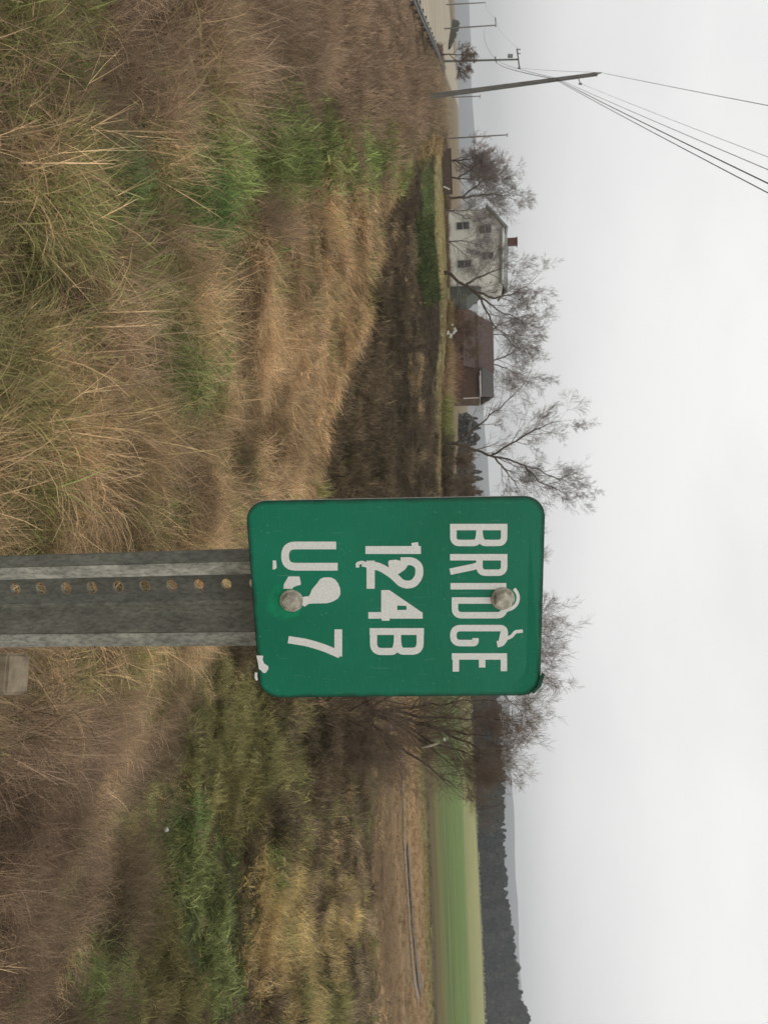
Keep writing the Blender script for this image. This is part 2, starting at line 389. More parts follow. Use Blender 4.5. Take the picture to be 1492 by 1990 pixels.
# ------------------------------------------------------------------ grass and weeds (too many to count)
SRC = bpy.data.collections.new('plant_sources')          # kept out of the scene; only scattered from
def clump(name, n, spread, length, lean, width, droop, leanvar=.4, side=0, azspread=math.pi, seg=4, branch=0, seed=0):
    r = np.random.RandomState(seed)
    V, Fq, B = [], [], []
    def blade(base, az, el, L, w, dr, br, segs=seg):
        p = base.copy(); e = el; wd = np.array([-math.sin(az), math.cos(az), 0])
        tw = r.uniform(-.9, .9); sidev = r.uniform(-.35, .35)
        pts = []
        for k in range(segs+1):
            pts.append((p.copy(), w*(1-k/segs*.85)))
            dv = np.array([math.cos(az)*math.cos(e), math.sin(az)*math.cos(e), math.sin(e)])
            p = p+dv*L/segs; e -= dr/segs*(0.6+.8*k/segs); az += sidev/segs
        i0 = len(V)
        up = np.array([0, 0, 1.])
        for q, ww in pts:
            o = wd*math.cos(tw)+up*math.sin(tw)*.8
            V.append(q-o*ww*.5); V.append(q+o*ww*.5); B.append(br); B.append(br)
        for k in range(segs):
            a = i0+2*k; Fq.append((a, a+1, a+3, a+2))
        return pts
    for i in range(n):
        a = r.uniform(0, 2*math.pi); rr = spread*math.sqrt(r.rand())
        az = r.uniform(-azspread, azspread); el = math.pi/2-abs(r.normal(lean, leanvar)); el = max(el, -.05)
        br = r.uniform(.45, 1.25)
        if r.rand() < .15: br = r.uniform(1.2, 1.6)
        L = length*r.uniform(.5, 1.15)
        pts = blade(np.array([math.cos(a)*rr, math.sin(a)*rr, -.02]), az, el, L, width*r.choice([.5, .8, 1.0, 1.3, 2.0]), droop*r.uniform(.5, 1.4), br)
        for b in range(branch):
            k = r.randint(1, len(pts)-1)
            blade(pts[k][0], az+r.uniform(-1.6, 1.6), r.uniform(.2, 1.3), L*r.uniform(.2, .5), width*.6, droop*.5, br*r.uniform(.8, 1.1), 2)
    me = np_mesh(name, np.array(V), np.array(Fq), M_PLANT)
    B = np.array(B); point_attr(me, 'blade', 'FLOAT_COLOR', np.stack([B, B, B, np.ones_like(B)], 1).astype(np.float32))
    ob = bpy.data.objects.new(name, me); SRC.objects.link(ob)
VAR = {}
def variants(key, cnt, **kw):
    VAR[key] = []
    for i in range(cnt):
        nm = 'v%02d_%s' % (len(SRC.objects), key); VAR[key].append(len(SRC.objects)); clump(nm, seed=len(SRC.objects)*7+3, **kw)
variants('straw', 4, n=46, spread=.16, length=.42, lean=.95, width=.0042, droop=1.5, azspread=.55)
variants('strawup', 3, n=34, spread=.12, length=.42, lean=.45, width=.0038, droop=1.1, azspread=math.pi)
variants('green', 3, n=48, spread=.13, length=.30, lean=.5, width=.0062, droop=1.5, azspread=math.pi)
variants('weed', 3, n=20, spread=.14, length=.55, lean=.45, width=.0036, droop=.6, azspread=math.pi, branch=4)
variants('scrub', 4, n=18, spread=.22, length=.75, lean=.5, width=.0075, droop=.9, azspread=math.pi, branch=6)
variants('flat', 3, n=60, spread=.24, length=.36, lean=1.35, width=.0036, droop=.35, leanvar=.16, azspread=.5)
variants('litter', 3, n=50, spread=.22, length=.22, lean=1.4, width=.0042, droop=.2, leanvar=.2, azspread=math.pi, seg=2)

variants('stem', 3, n=6, spread=.16, length=.5, lean=.6, width=.0045, droop=.35, azspread=math.pi, branch=5)
variants('leafy', 3, n=26, spread=.13, length=.15, lean=.8, width=.024, droop=1.4, azspread=math.pi, seg=3)
variants('matted', 3, n=44, spread=.22, length=.34, lean=1.25, width=.0075, droop=.9, leanvar=.35, azspread=1.6, seg=5)
# coarser tufts for growth too far off to tell single blades
variants('cstraw', 4, n=30, spread=.20, length=.38, lean=1.15, width=.014, droop=.8, azspread=.6, seg=3)
variants('cgreen', 3, n=30, spread=.17, length=.28, lean=.65, width=.020, droop=1.2, seg=3)
variants('cweed', 3, n=26, spread=.16, length=.36, lean=.55, width=.011, droop=.7, seg=3, branch=2)
variants('cscrub', 4, n=24, spread=.24, length=.40, lean=.75, width=.018, droop=.9, seg=3, branch=4)
variants('clitter', 3, n=34, spread=.26, length=.20, lean=1.2, width=.024, droop=.4, leanvar=.3, seg=2)
COARSE = {K_STRAW: ['cstraw', 'cstraw', 'clitter'], K_GREEN: ['cgreen', 'cgreen', 'clitter'], K_WEED: ['cweed', 'clitter'], K_SCRUB: ['cscrub', 'cweed', 'clitter'],
          K_GOLD: ['cstraw', 'cweed', 'clitter'], K_LAWN: ['clitter'], K_OLIVE: ['cgreen', 'cweed', 'clitter']}
KVAR = {K_STRAW: ['straw', 'strawup', 'flat', 'matted', 'matted', 'litter', 'stem'], K_GREEN: ['green', 'green', 'leafy'], K_WEED: ['weed', 'strawup', 'litter', 'matted', 'stem'], K_SCRUB: ['scrub', 'scrub', 'weed', 'litter'],
        K_GOLD: ['strawup', 'straw', 'weed'], K_LAWN: ['litter', 'green'], K_OLIVE: ['green', 'strawup', 'matted', 'leafy', 'litter']}
def scatter(N, r0, r1, pow_=0.0):
    ph = rs.uniform(-.72, .68, N); u = rs.rand(N)
    if pow_ == 0: r = r0*(r1/r0)**u
    else: r = (r0**pow_+(r1**pow_-r0**pow_)*u)**(1/pow_)
    return np.sin(ph)*r, np.cos(ph)*r, r
PTS = []
for (N, a, b, pw, s0) in ((9000, 2.0, 6.0, 1.0, .62), (21000, 6.0, 16.0, 1.0, .84), (30000, 16, 45, .8, 1.1), (30000, 45, 105, .6, 1.2)):
    x, y, r = scatter(N, a, b, pw)
    z = ground(x, y)
    W, U, H, near = kinds(x, y, z)
    ok = (U > -160) & (U < 2150) & (H > -420) & (road_mask(x, y) < .3)
    right_field = (U > 1200) & (y > 44)
    ok &= ~(right_field & (rs.rand(N) < .35) | (right_field & (y > 86)))
    # keep the strip straight in front of the lens clear
    ok &= np.hypot(x-.09, y-.68) > .5
    Wp = (W**1.7); cs = np.cumsum(Wp, 0)
    cz = .42 if b <= 6 else (.7 if b <= 16 else (1.3 if b <= 45 else 2.2))
    wx = x+(fbm(x*2/cz*.5, y*2/cz*.5, 61)-.5)*cz*1.3; wy = y+(fbm(x*2/cz*.5, y*2/cz*.5, 67)-.5)*cz*1.3
    cv, cd = cells(wx, wy, cz, 5); uu = np.where(rs.rand(N) < .72, cv, rs.rand(N))
    k = (uu[None]*cs[-1] > cs).sum(0); k = np.minimum(k, 6)
    PTS.append((x[ok], y[ok], z[ok], r[ok], k[ok], U[ok], H[ok], near[ok], np.full(ok.sum(), s0), cells(wx[ok]+3.3, wy[ok]+7.1, cz, 8)[0], cells(wx[ok], wy[ok], cz, 5)[1]))
x, y, z, r, k, U, H, near, s0, cbr, cdd = [np.concatenate(c) for c in zip(*PTS)]
N = len(x)
vi = np.zeros(N, np.int32)
for kk in range(7):
    m = np.where(k == kk)[0]
    names = np.array([i for nm in KVAR[kk] for i in VAR[nm]]); vi[m] = names[rs.randint(0, len(names), len(m))]
    far_ = m[r[m] > 10.5*np.exp(rs.normal(0, .2, len(m)))]
    names = np.array([i for nm in COARSE[kk] for i in VAR[nm]]); vi[far_] = names[rs.randint(0, len(names), len(far_))]
flow = (fbm(x*.35, y*.35, 41)-.5)*3.2 - .5
rz = flow+rs.normal(0, 1, N)*np.where(r < 7, .8, .4)
free = np.isin(vi, VAR['green']+VAR['stem']+VAR['leafy']+VAR['weed']+VAR['scrub']+VAR['litter']+VAR['cgreen']+VAR['cweed']+VAR['cscrub']+VAR['clitter']); rz[free] = rs.uniform(0, 6.28, free.sum())
tilt = rs.normal(0, .12, (N, 2))
scl = s0*rs.uniform(.7, 1.3, N)*(.72+.6*cbr)*(1.12-.35*np.clip(cdd, 0, 1))
scl *= np.where(r > 16, (r/16)**.25, 1.0)
scl *= np.where((k == K_SCRUB) & (r < 40), 1.15, 1.0)*np.where((k == K_SCRUB) & (y > 42) & (y < 76), .62, 1.0)*np.where(k == K_LAWN, .4, 1.0)*np.where((k == K_GREEN) & ~near, .8, 1.0)*np.where((k == K_STRAW) & (r > 6), .8, 1)
weedleft = (U > 125) & (U < 270) & (r > 14) & (k == K_WEED); scl = np.where(weedleft, scl*1.35, scl)
scl = np.where(near & (U > 1250), scl*.72, scl)
scl = np.where(~near & (U > 1150) & (r < 20), scl*.5, scl)
low = (U <= 125) & (r > 20); scl = np.where(low, scl*.6, scl)
scl = np.where((y > 55) & (y < 100) & (U > 260) & (U < 780), np.minimum(scl, .7), scl)
scl = np.where((y > 76) & (k == K_SCRUB), scl*1.25, scl)
rf = (U > 1200) & (y > 40); scl = np.where(rf, scl*.55, scl)
c = np.zeros((N, 4), np.float32); c[:, 3] = 1
mixn = np.clip(fbm(x*.7, y*.7, 77)*1.6-.3, 0, 1)*.35+cbr*.3+rs.rand(N)*.35
bl_ = np.where(r > 9, .82, 1.0)
for kk in range(7):
    m = k == kk; a = np.array(lin(TINT[kk][0])); b = np.array(lin(TINT[kk][1]))
    c[m, :3] = a+(b-a)*mixn[m, None]
c[:, :3] *= ((.55+.85*cbr)*np.exp(rs.normal(0, .17, N)))[:, None]
mm = rf & (k != K_GREEN)
fc = field_col(y)*1.25; w = np.clip((y-42)/10, 0, .85)[:, None]*mm[:, None]
c[:, :3] = c[:, :3]*(1-w)+fc*w
# purplish dead stems on the right-hand edge of the bank and at the far left
pw = (near & (k == K_WEED))
c[pw, :3] = c[pw, :3]*np.array([1.0, .92, .95])
# taller growth along the lawn's edge, the ditch banks and the roadside
EX = []
for (u0, u1, y0, y1, kk, sc_, cnt, ca, cb) in [
    (380,560,87.5,93,K_WEED,1.5,420,(112,92,74),(150,128,104)), (590,700,84,98,K_WEED,2.2,500,(118,100,74),(160,140,100)), (600,700,96,106,K_SCRUB,2.8,260,(84,66,56),(116,96,84)),
    (675,778,84,97,K_STRAW,3.6,800,(140,118,90),(188,160,126)), (600,775,98,108,K_WEED,5.2,420,(106,80,66),(146,116,96)), (772,860,82,96,K_OLIVE,3.2,520,(118,120,72),(160,160,104)),
    (850,1000,82,98,K_SCRUB,3.0,900,(76,70,50),(124,112,86)), (560,1000,74,80,K_WEED,1.0,500,(120,100,76),(166,142,110)),
    (118,235,42,80,K_WEED,2.0,1500,(114,96,76),(162,142,116)), (90,140,92,125,K_SCRUB,1.5,260,(90,76,64),(126,108,94)), (205,300,52,84,K_STRAW,1.5,700,(150,128,88),(190,164,120)), (255,420,86,104,K_WEED,1.8,500,(104,88,76),(140,122,106)),
    (425,585,56,70,K_GREEN,2.2,700,(62,74,42),(96,104,62)), (330,420,60,72,K_GREEN,1.3,300,(98,114,70),(132,146,96)), (690,760,50,58,K_STRAW,1.6,160,(150,128,92),(190,166,124)),
    (1350,1480,33,42,K_SCRUB,1.7,420,(80,70,54),(120,104,84)), (1460,1640,34,41,K_OLIVE,1.1,420,(104,100,70),(142,134,98)),
    (1520,1560,31,34,K_STRAW,1.0,120,(180,144,100),(214,178,132)), (1440,1520,29,34,K_STRAW,1.0,260,(170,136,96),(206,170,126))]:
    uu_ = rs.uniform(u0, u1, cnt); yy_ = rs.uniform(y0, y1, cnt); xx_ = np.array([at(a_, 840, b_)[0] for a_, b_ in zip(uu_, yy_)])
    t_ = rs.rand(cnt)[:, None]; cc = np.array(lin(ca))*(1-t_)+np.array(lin(cb))*t_
    cv_, _ = cells(xx_, yy_, 1.6, 19); names = np.array([i for nm in COARSE[kk] for i in VAR[nm]])
    EX.append((xx_, yy_, ground(xx_, yy_), sc_*rs.uniform(.6, 1.2, cnt)*(.6+.7*cv_), cc*(.7+.6*cv_[:, None]), names[rs.randint(0, len(names), cnt)]))
for (u_, h_, su, sh, kk, cnt, sc_, ca, cb) in [
    (1640,310,45,30,K_GREEN,150,.8,(104,114,66),(156,162,106)), (1700,370,45,30,K_GREEN,170,.85,(104,114,66),(156,162,106)), (1765,415,45,20,K_GREEN,150,.9,(104,114,66),(156,162,106)),
    (1905,215,50,30,K_GREEN,130,.65,(104,114,66),(156,162,106)), (1890,425,50,22,K_GREEN,150,.9,(104,114,66),(156,162,106)), (1590,370,35,25,K_GREEN,100,.8,(96,116,66),(140,156,100)),
    (1450,400,60,40,K_OLIVE,220,.9,(112,112,70),(160,156,106)), (1540,460,60,40,K_OLIVE,220,1.0,(118,112,70),(170,160,108)), (1800,290,90,40,K_OLIVE,260,.75,(106,100,62),(156,146,100)),
    (1960,340,50,50,K_OLIVE,200,.8,(106,102,62),(150,140,96)), (1730,240,80,30,K_SCRUB,200,.6,(92,80,60),(136,118,94)), (1850,520,80,30,K_GOLD,220,1.0,(160,136,88),(214,186,134)),
    (1720,560,50,50,K_GOLD,200,1.1,(158,142,92),(208,186,130)), (1500,560,60,50,K_OLIVE,200,1.1,(110,108,70),(152,146,102)),
    (262,620,42,95,K_GREEN,420,.9,(104,114,66),(156,162,106)), (260,745,45,35,K_GREEN,260,1.1,(104,114,66),(156,162,106)), (395,400,42,34,K_GREEN,170,.75,(80,106,60),(134,158,98)),
    (335,230,45,40,K_GREEN,110,.6,(80,110,66),(136,164,110)), (715,345,55,32,K_GREEN,130,.7,(104,114,66),(156,162,106)), (430,75,55,50,K_OLIVE,80,.55,(104,112,60),(150,160,100)), (990,60,50,40,K_OLIVE,70,.55,(124,126,70),(178,172,112))]:
    us_ = rs.normal(u_, su*.75, cnt); hs_ = rs.normal(h_, sh*.75, cnt); P_ = np.array([hit(a_, b_) for a_, b_ in zip(us_, hs_)])
    ok_ = np.hypot(P_[:, 0], P_[:, 1]) < 60; P_ = P_[ok_]; n_ = len(P_); rp = np.hypot(P_[:, 0], P_[:, 1])
    t_ = rs.rand(n_)[:, None]; cc = np.array(lin(ca))*(1-t_)+np.array(lin(cb))*t_; cv_, _ = cells(P_[:, 0], P_[:, 1], .45, 29)
    fine = [i for nm in KVAR[kk] for i in VAR[nm]]; crs = [i for nm in COARSE[kk] for i in VAR[nm]]
    vv = np.where(rp < 9, np.array(fine)[rs.randint(0, len(fine), n_)], np.array(crs)[rs.randint(0, len(crs), n_)])
    EX.append((P_[:, 0], P_[:, 1], ground(P_[:, 0], P_[:, 1]), sc_*rs.uniform(.6, 1.2, n_)*(.7+.5*cv_), cc*(.72+.5*cv_[:, None]), vv))
ex, ey, ez, es, ec, ev = [np.concatenate(q) for q in zip(*EX)]
n_e = len(ex); x = np.append(x, ex); y = np.append(y, ey); z = np.append(z, ez); scl = np.append(scl, es); vi = np.append(vi, ev).astype(np.int32)
c = np.concatenate([c, np.concatenate([ec, np.ones((n_e, 1))], 1)]).astype(np.float32); tilt = np.concatenate([tilt, rs.normal(0, .12, (n_e, 2))]); rz = np.append(rz, rs.uniform(0, 6.28, n_e)); N += n_e
me = bpy.data.meshes.new('grass_points'); me.vertices.add(N); me.vertices.foreach_set('co', np.stack([x, y, z], 1).astype(np.float32).ravel())
point_attr(me, 'vi', 'INT', vi); point_attr(me, 'scl', 'FLOAT', scl.astype(np.float32))
point_attr(me, 'rot', 'FLOAT_VECTOR', np.stack([tilt[:, 0], tilt[:, 1], rz], 1).astype(np.float32)); point_attr(me, 'tint', 'FLOAT_COLOR', c)

def instancer(me, name, coll, label_mat=None):
    ng = bpy.data.node_groups.new(name+'_nodes', 'GeometryNodeTree')
    ng.interface.new_socket('Geometry', in_out='INPUT', socket_type='NodeSocketGeometry'); ng.interface.new_socket('Geometry', in_out='OUTPUT', socket_type='NodeSocketGeometry')
    n = ng.nodes; l = ng.links
    gi = n.new('NodeGroupInput'); go = n.new('NodeGroupOutput'); ip = n.new('GeometryNodeInstanceOnPoints'); ci = n.new('GeometryNodeCollectionInfo')
    ci.inputs['Collection'].default_value = coll; ci.inputs['Separate Children'].default_value = True; ci.inputs['Reset Children'].default_value = True
    def attr(nm, t):
        a = n.new('GeometryNodeInputNamedAttribute'); a.data_type = t; a.inputs['Name'].default_value = nm; return a.outputs['Attribute']
    ip.inputs['Pick Instance'].default_value = True
    m2p = n.new('GeometryNodeMeshToPoints')
    l.new(gi.outputs[0], m2p.inputs['Mesh']); l.new(m2p.outputs[0], ip.inputs['Points']); l.new(ci.outputs[0], ip.inputs['Instance'])
    l.new(attr('vi', 'INT'), ip.inputs['Instance Index'])
    e2r = n.new('FunctionNodeEulerToRotation'); l.new(attr('rot', 'FLOAT_VECTOR'), e2r.inputs[0]); l.new(e2r.outputs[0], ip.inputs['Rotation'])
    l.new(attr('scl', 'FLOAT'), ip.inputs['Scale']); l.new(ip.outputs[0], go.inputs[0])
    o = link(name, me); md = o.modifiers.new('scatter', 'NODES'); md.node_group = ng
    return o
go_ = instancer(me, 'roadside_grass', SRC); tag(go_, 'dead tan grass, brown weeds and green tufts covering the banks', 'grass', kind='stuff')

# ------------------------------------------------------------------ sign on its post
S_POS = Vector((0.0704, 0.6282, -0.0627)); S_W, S_H = 0.1677, 0.2286
Sa, Sb, Sc = 0.2741, -0.0712, 0.0380
S_ROT = (Matrix.Rotation(Sa, 3, 'Z') @ Matrix.Rotation(Sb, 3, 'X') @ Matrix.Rotation(Sc, 3, 'Y'))
def on_sign(U, H):
    """Upright pixel of the photograph -> position on the sign's own face (x right, z up)."""
    d = F_ + (U-CX)/FPX*CR + (H-CY)/FPX*CU
    Rm = np.array(S_ROT); n = Rm[:, 1]; o = np.array(S_POS)
    t = (o@n)/(d@n); q = Rm.T@(d*t-o)
    return (q[0], q[2])
t = NT('sign_green', .45, .3)
vec = t.coord((1, 1, 1)); nA = t.noise(60, 6, .6, vec); nB = t.noise(9, 4, .5, vec)
base = t.mix(t.ramp(nB, [(.3, (0, 0, 0)), (.7, (1, 1, 1))]), lin((0, 106, 77)), lin((16, 124, 95)))
nS = t.noise(1, 3, .6, t.coord((60, 60, 900)))
base = t.mix(t.ramp(nS, [(.45, (0, 0, 0)), (.8, (.35, .35, .35))]), base, lin((52, 128, 100)))
sp = t.ramp(t.noise(420, 2, .5, vec), [(.70, (0, 0, 0)), (.78, (.8, .8, .8))]); base = t.mix(sp, base, lin((90, 150, 125)))
scr = t.noise(1, 2, .5, t.coord((900, 40, 30))); base = t.mix(t.ramp(scr, [(.68, (0, 0, 0)), (.74, (.35, .35, .35))]), base, lin((120, 165, 145)))
# pale ring of scuffed sheeting round the lower bolt
bx_, bz_ = on_sign(1163, 562)
sxyz = t.n.new('ShaderNodeSeparateXYZ'); t.l.new(vec, sxyz.inputs[0])
dx = t.math('SUBTRACT', sxyz.outputs[0], bx_-(-.0035)); dz = t.math('SUBTRACT', sxyz.outputs[2], bz_-.004)
dd = t.math('SQRT', t.math('ADD', t.math('MULTIPLY', dx, dx), t.math('MULTIPLY', dz, dz)))
dd = t.math('ADD', dd, t.math('MULTIPLY', t.math('SUBTRACT', t.noise(160, 4, .6, vec), .5), .011))
ring = t.ramp(dd, [(.0128, (1, 1, 1)), (.0150, (0, 0, 0))])
base = t.mix(t.math('MULTIPLY', ring, t.ramp(t.noise(220, 3, .6, vec), [(.35, (.25, .25, .25)), (.6, (.9, .9, .9))])), base, lin((14, 142, 98)))
# grimy edge
qx_ = t.math('SUBTRACT', t.math('ABSOLUTE', sxyz.outputs[0]), S_W/2-.0165); qz_ = t.math('SUBTRACT', t.math('ABSOLUTE', sxyz.outputs[2]), S_H/2-.0165)
mx_ = t.math('MAXIMUM', qx_, 0.0); mz_ = t.math('MAXIMUM', qz_, 0.0)
ln_ = t.math('SQRT', t.math('ADD', t.math('MULTIPLY', mx_, mx_), t.math('MULTIPLY', mz_, mz_)))
ed = t.math('SUBTRACT', t.math('SUBTRACT', .0165, ln_), t.math('MINIMUM', t.math('MAXIMUM', qx_, qz_), 0.0)); ed = t.math('ADD', ed, t.math('MULTIPLY', t.math('SUBTRACT', nA, .5), .0045))
base = t.mix(t.ramp(ed, [(.0008, (.9, .9, .9)), (.0026, (0, 0, 0))]), base, lin((18, 42, 32)))
t.color(base); t.bump(nA, .12, .0008)
M_SIGN = t.m
t = NT('sign_lettering', .5, .4)
vor = t.node('ShaderNodeTexVoronoi', Scale=520.0); t.l.new(t.coord((1, 1, 1)), vor.inputs['Vector'])
t.color(t.mix(t.ramp(vor.outputs['Distance'], [(.2, (0, 0, 0)), (.6, (1, 1, 1))]), lin((236, 233, 228)), lin((222, 224, 218))))
M_LET = t.m
M_CHIP = simple('bare_aluminium', (.62, .6, .56), (.8, .79, .76), 90, .55)
M_ALU = simple('sign_edge', (.35, .36, .35), (.62, .62, .6), 200, .5)

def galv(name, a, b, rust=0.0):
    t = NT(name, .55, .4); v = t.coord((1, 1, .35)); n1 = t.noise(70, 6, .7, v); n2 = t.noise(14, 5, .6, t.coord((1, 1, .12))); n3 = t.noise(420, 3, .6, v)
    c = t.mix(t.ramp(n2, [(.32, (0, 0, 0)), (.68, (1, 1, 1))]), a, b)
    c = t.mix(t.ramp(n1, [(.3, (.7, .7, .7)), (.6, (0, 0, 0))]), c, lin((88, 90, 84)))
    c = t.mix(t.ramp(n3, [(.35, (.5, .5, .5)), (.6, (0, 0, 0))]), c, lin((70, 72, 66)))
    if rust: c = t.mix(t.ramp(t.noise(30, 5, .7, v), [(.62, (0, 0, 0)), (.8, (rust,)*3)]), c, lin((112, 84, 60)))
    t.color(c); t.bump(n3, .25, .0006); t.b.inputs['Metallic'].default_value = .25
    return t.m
M_GALV = galv('weathered_zinc_lit', lin((176, 178, 168)), lin((214, 213, 198)))  # same zinc in three tones; this one is the lit front flanges
M_GALV_HALF = galv('weathered_zinc_half_shaded', lin((128, 130, 120)), lin((164, 163, 148)), .4)  # half-shade of the slanting inner wall put into the colour, plus rust
M_GALV_SHADE = galv('weathered_zinc_shaded', lin((106, 109, 102)), lin((142, 143, 132)), .5)  # shade on the lip and recessed web put into the colour, plus rust
M_BOLT = simple('dull_bolt', lin((132, 126, 114)), lin((206, 200, 184)), 160, .55, .5, .2, dist=.0005)
M_RIM = simple('rusty_hole_rim', lin((120, 92, 70)), lin((170, 150, 122)), 300, .8)

# post: a rib-back channel, open towards the viewer
post_bot = -1.75
post = empty('sign_post', (0, 0, 0)); tag(post, 'weathered zinc U-channel post with a row of punched holes', 'sign post')
TILT = Euler((0, 0, Sa-.04)).to_matrix()
axis_top = at(1162, 700, .650); axis_lo = at(1174, 0, .672)
ax0 = Vector(axis_top); axd = (Vector(axis_top)-Vector(axis_lo)).normalized()
px = (TILT @ Vector((1, 0, 0))); px = (px-axd*px.dot(axd)).normalized(); py = axd.cross(px)      # py: away from the viewer
def pp(a, b, s): return ax0+px*a+py*b+axd*s
s_hi = .115; s_lo = (post_bot-ax0.z)/axd.z
ZH = .0254
WEBL, WEBR = -.0125, .0125
# section line, front side (x, depth)
def wall(name, prof, mat, th=.0026):
    bm = bmesh.new(); n = len(prof)
    fr, bk = [], []
    for s in (s_lo, s_hi):
        fr.append([bm.verts.new(pp(a, b, s)) for a, b in prof]); 
        off = []
        for i, (a, b) in enumerate(prof):
            p0 = prof[max(i-1, 0)]; p1 = prof[min(i+1, n-1)]; d = Vector((p1[0]-p0[0], p1[1]-p0[1])).normalized()
            sgn = th
            off.append(bm.verts.new(pp(a-d.y*sgn, b+d.x*sgn, s)))
        bk.append(off)
    for i in range(n-1):
        bm.faces.new((fr[0][i], fr[0][i+1], fr[1][i+1], fr[1][i])); bm.faces.new((bk[0][i+1], bk[0][i], bk[1][i], bk[1][i+1]))
        bm.faces.new((fr[1][i], fr[1][i+1], bk[1][i+1], bk[1][i])); bm.faces.new((fr[0][i+1], fr[0][i], bk[0][i], bk[0][i+1]))
    for i in (0, n-1): bm.faces.new((fr[0][i], fr[1][i], bk[1][i], bk[0][i]))
    return from_bm(name, bm, mat, post)
WEBL, WEBR, WC = -.0235, .0065, -.0085
wall('flange_lip', [(-.0432, .0065), (-.0425, .0040), (-.0338, .0006)], M_GALV_SHADE)
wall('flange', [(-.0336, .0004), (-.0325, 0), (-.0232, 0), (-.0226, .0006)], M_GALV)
wall('channel_wall', [(-.0225, .0010), (-.0232, .0165), (WEBL, .0175)], M_GALV_SHADE)
wall('channel_wall', [(WEBR, .0175), (.0090, .0168), (.0290, .0012)], M_GALV_HALF)
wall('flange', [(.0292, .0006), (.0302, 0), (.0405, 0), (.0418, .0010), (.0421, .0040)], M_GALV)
# web with real holes every inch
bm = bmesh.new(); NSEG = 20; R_H = .0049
z_first = None
def web_cell(s0, s1, sc, hole=True):
    W2 = (WEBR-WEBL)/2; rim = []
    ring = []
    sq = []
    h2 = (s1-s0)/2; cs4 = [(W2, -h2), (W2, h2), (-W2, h2), (-W2, -h2)]
    for i in range(NSEG):
        e_, f_ = divmod(i, NSEG//4); f_ /= NSEG/4; (ax_, az_), (bx2, bz2) = cs4[e_], cs4[(e_+1) % 4]; qx, qz = ax_+(bx2-ax_)*f_, az_+(bz2-az_)*f_
        a = math.atan2(qz/h2, qx/W2); sq.append((qx, sc+qz)); ring.append((R_H*math.cos(a), sc+R_H*.92*math.sin(a)))
    vo = [bm.verts.new(pp(WC+a, .0175, s)) for a, s in sq]; vi_ = [bm.verts.new(pp(WC+a, .0175, s)) for a, s in ring]; vb = [bm.verts.new(pp(WC+a*.97, .0202, s)) for a, s in ring]
    vob = [bm.verts.new(pp(WC+a, .0202, s)) for a, s in sq]
    for i in range(NSEG):
        j = (i+1) % NSEG
        bm.faces.new((vo[i], vo[j], vi_[j], vi_[i])); bm.faces.new((vi_[i], vi_[j], vb[j], vb[i])); bm.faces.new((vob[j], vob[i], vb[i], vb[j]))
# place holes so that one shows at H=442 in the picture
def s_of(U, H):
    best = min(np.linspace(s_lo, s_hi, 3000), key=lambda s: abs(proj(np.array(pp(0, .0175, s)))[1]-H)); return best
s_a = s_of(1138, 442); nh = int((s_a-s_lo)/ZH)
HOLES = [s_a-k_*ZH for k_ in range(-5, nh)]
for sc in HOLES:
    if sc+ZH/2 <= s_hi+.002: web_cell(sc-ZH/2, sc+ZH/2, sc)
from_bm('web', bm, M_GALV_SHADE, post)
for sc in HOLES[5:22]:
    bm = bmesh.new(); n = 20
    prof = ((R_H*1.04, .01745), (R_H*1.20, .01745), (R_H*1.11, .0171), (R_H*1.02, .01725))
    rg = [[bm.verts.new(pp(WC+rr_*math.cos(2*math.pi*i/n), dpt, sc+rr_*.92*math.sin(2*math.pi*i/n))) for i in range(n)] for rr_, dpt in prof]
    for a_ in range(3):
        for i in range(n): bm.faces.new((rg[a_][i], rg[a_][(i+1) % n], rg[a_+1][(i+1) % n], rg[a_+1][i]))
    from_bm('hole_rim', bm, M_RIM, post)

# sign plate
sign = empty('bridge_sign', S_POS); sign.rotation_euler = S_ROT.to_euler()
tag(sign, 'small green metal bridge marker sign with worn white lettering and rounded corners', 'sign')
def local_mesh(name, bm, mat): 
    o = from_bm(name, bm, mat, sign); return o
def round_rect(w, h, rc, n=10):
    out = []
    for (sx, sz, a0) in ((1, 1, 0), (-1, 1, 90), (-1, -1, 180), (1, -1, 270)):
        for i in range(n+1):
            a = rad(a0+90*i/n); out.append((sx*(w/2-rc)+rc*math.cos(a), sz*(h/2-rc)+rc*math.sin(a)))
    return out
bm = bmesh.new(); rr_ = round_rect(S_W, S_H, .0165)
# a little bite out of the lower right corner, a nick on the upper edge
bent = lambda x_, z_: -.0022*max(0, ((x_-.058)/.026+(z_-.098)/.0165-.55))**1.5
fv = []
NR = 5
front = [bm.verts.new((a*.995, -.0009+bent(a, b), b*.995)) for a, b in rr_]
rimv = [bm.verts.new((a, -.0006+bent(a, b), b)) for a, b in rr_]
back = [bm.verts.new((a, .0008+bent(a, b), b)) for a, b in rr_]
inner = [bm.verts.new((a*.86, -.0009, b*.9)) for a, b in rr_]; binner = [bm.verts.new((a*.86, .0008, b*.9)) for a, b in rr_]
n = len(rr_)
fi = bm.faces.new(inner); 
for i in range(n):
    j = (i+1) % n
    bm.faces.new((front[i], front[j], inner[j], inner[i])); bm.faces.new((rimv[i], rimv[j], front[j], front[i])); bm.faces.new((back[i], back[j], rimv[j], rimv[i])); bm.faces.new((back[j], back[i], binner[i], binner[j]))
bm.faces.new(binner[::-1])
bmesh.ops.recalc_face_normals(bm, faces=bm.faces[:])
plate = local_mesh('plate', bm, M_SIGN); plate.data.materials.append(M_ALU)
for p in plate.data.polygons:
    if abs(p.normal.y) < .6 or p.normal.y > .5: p.material_index = 1

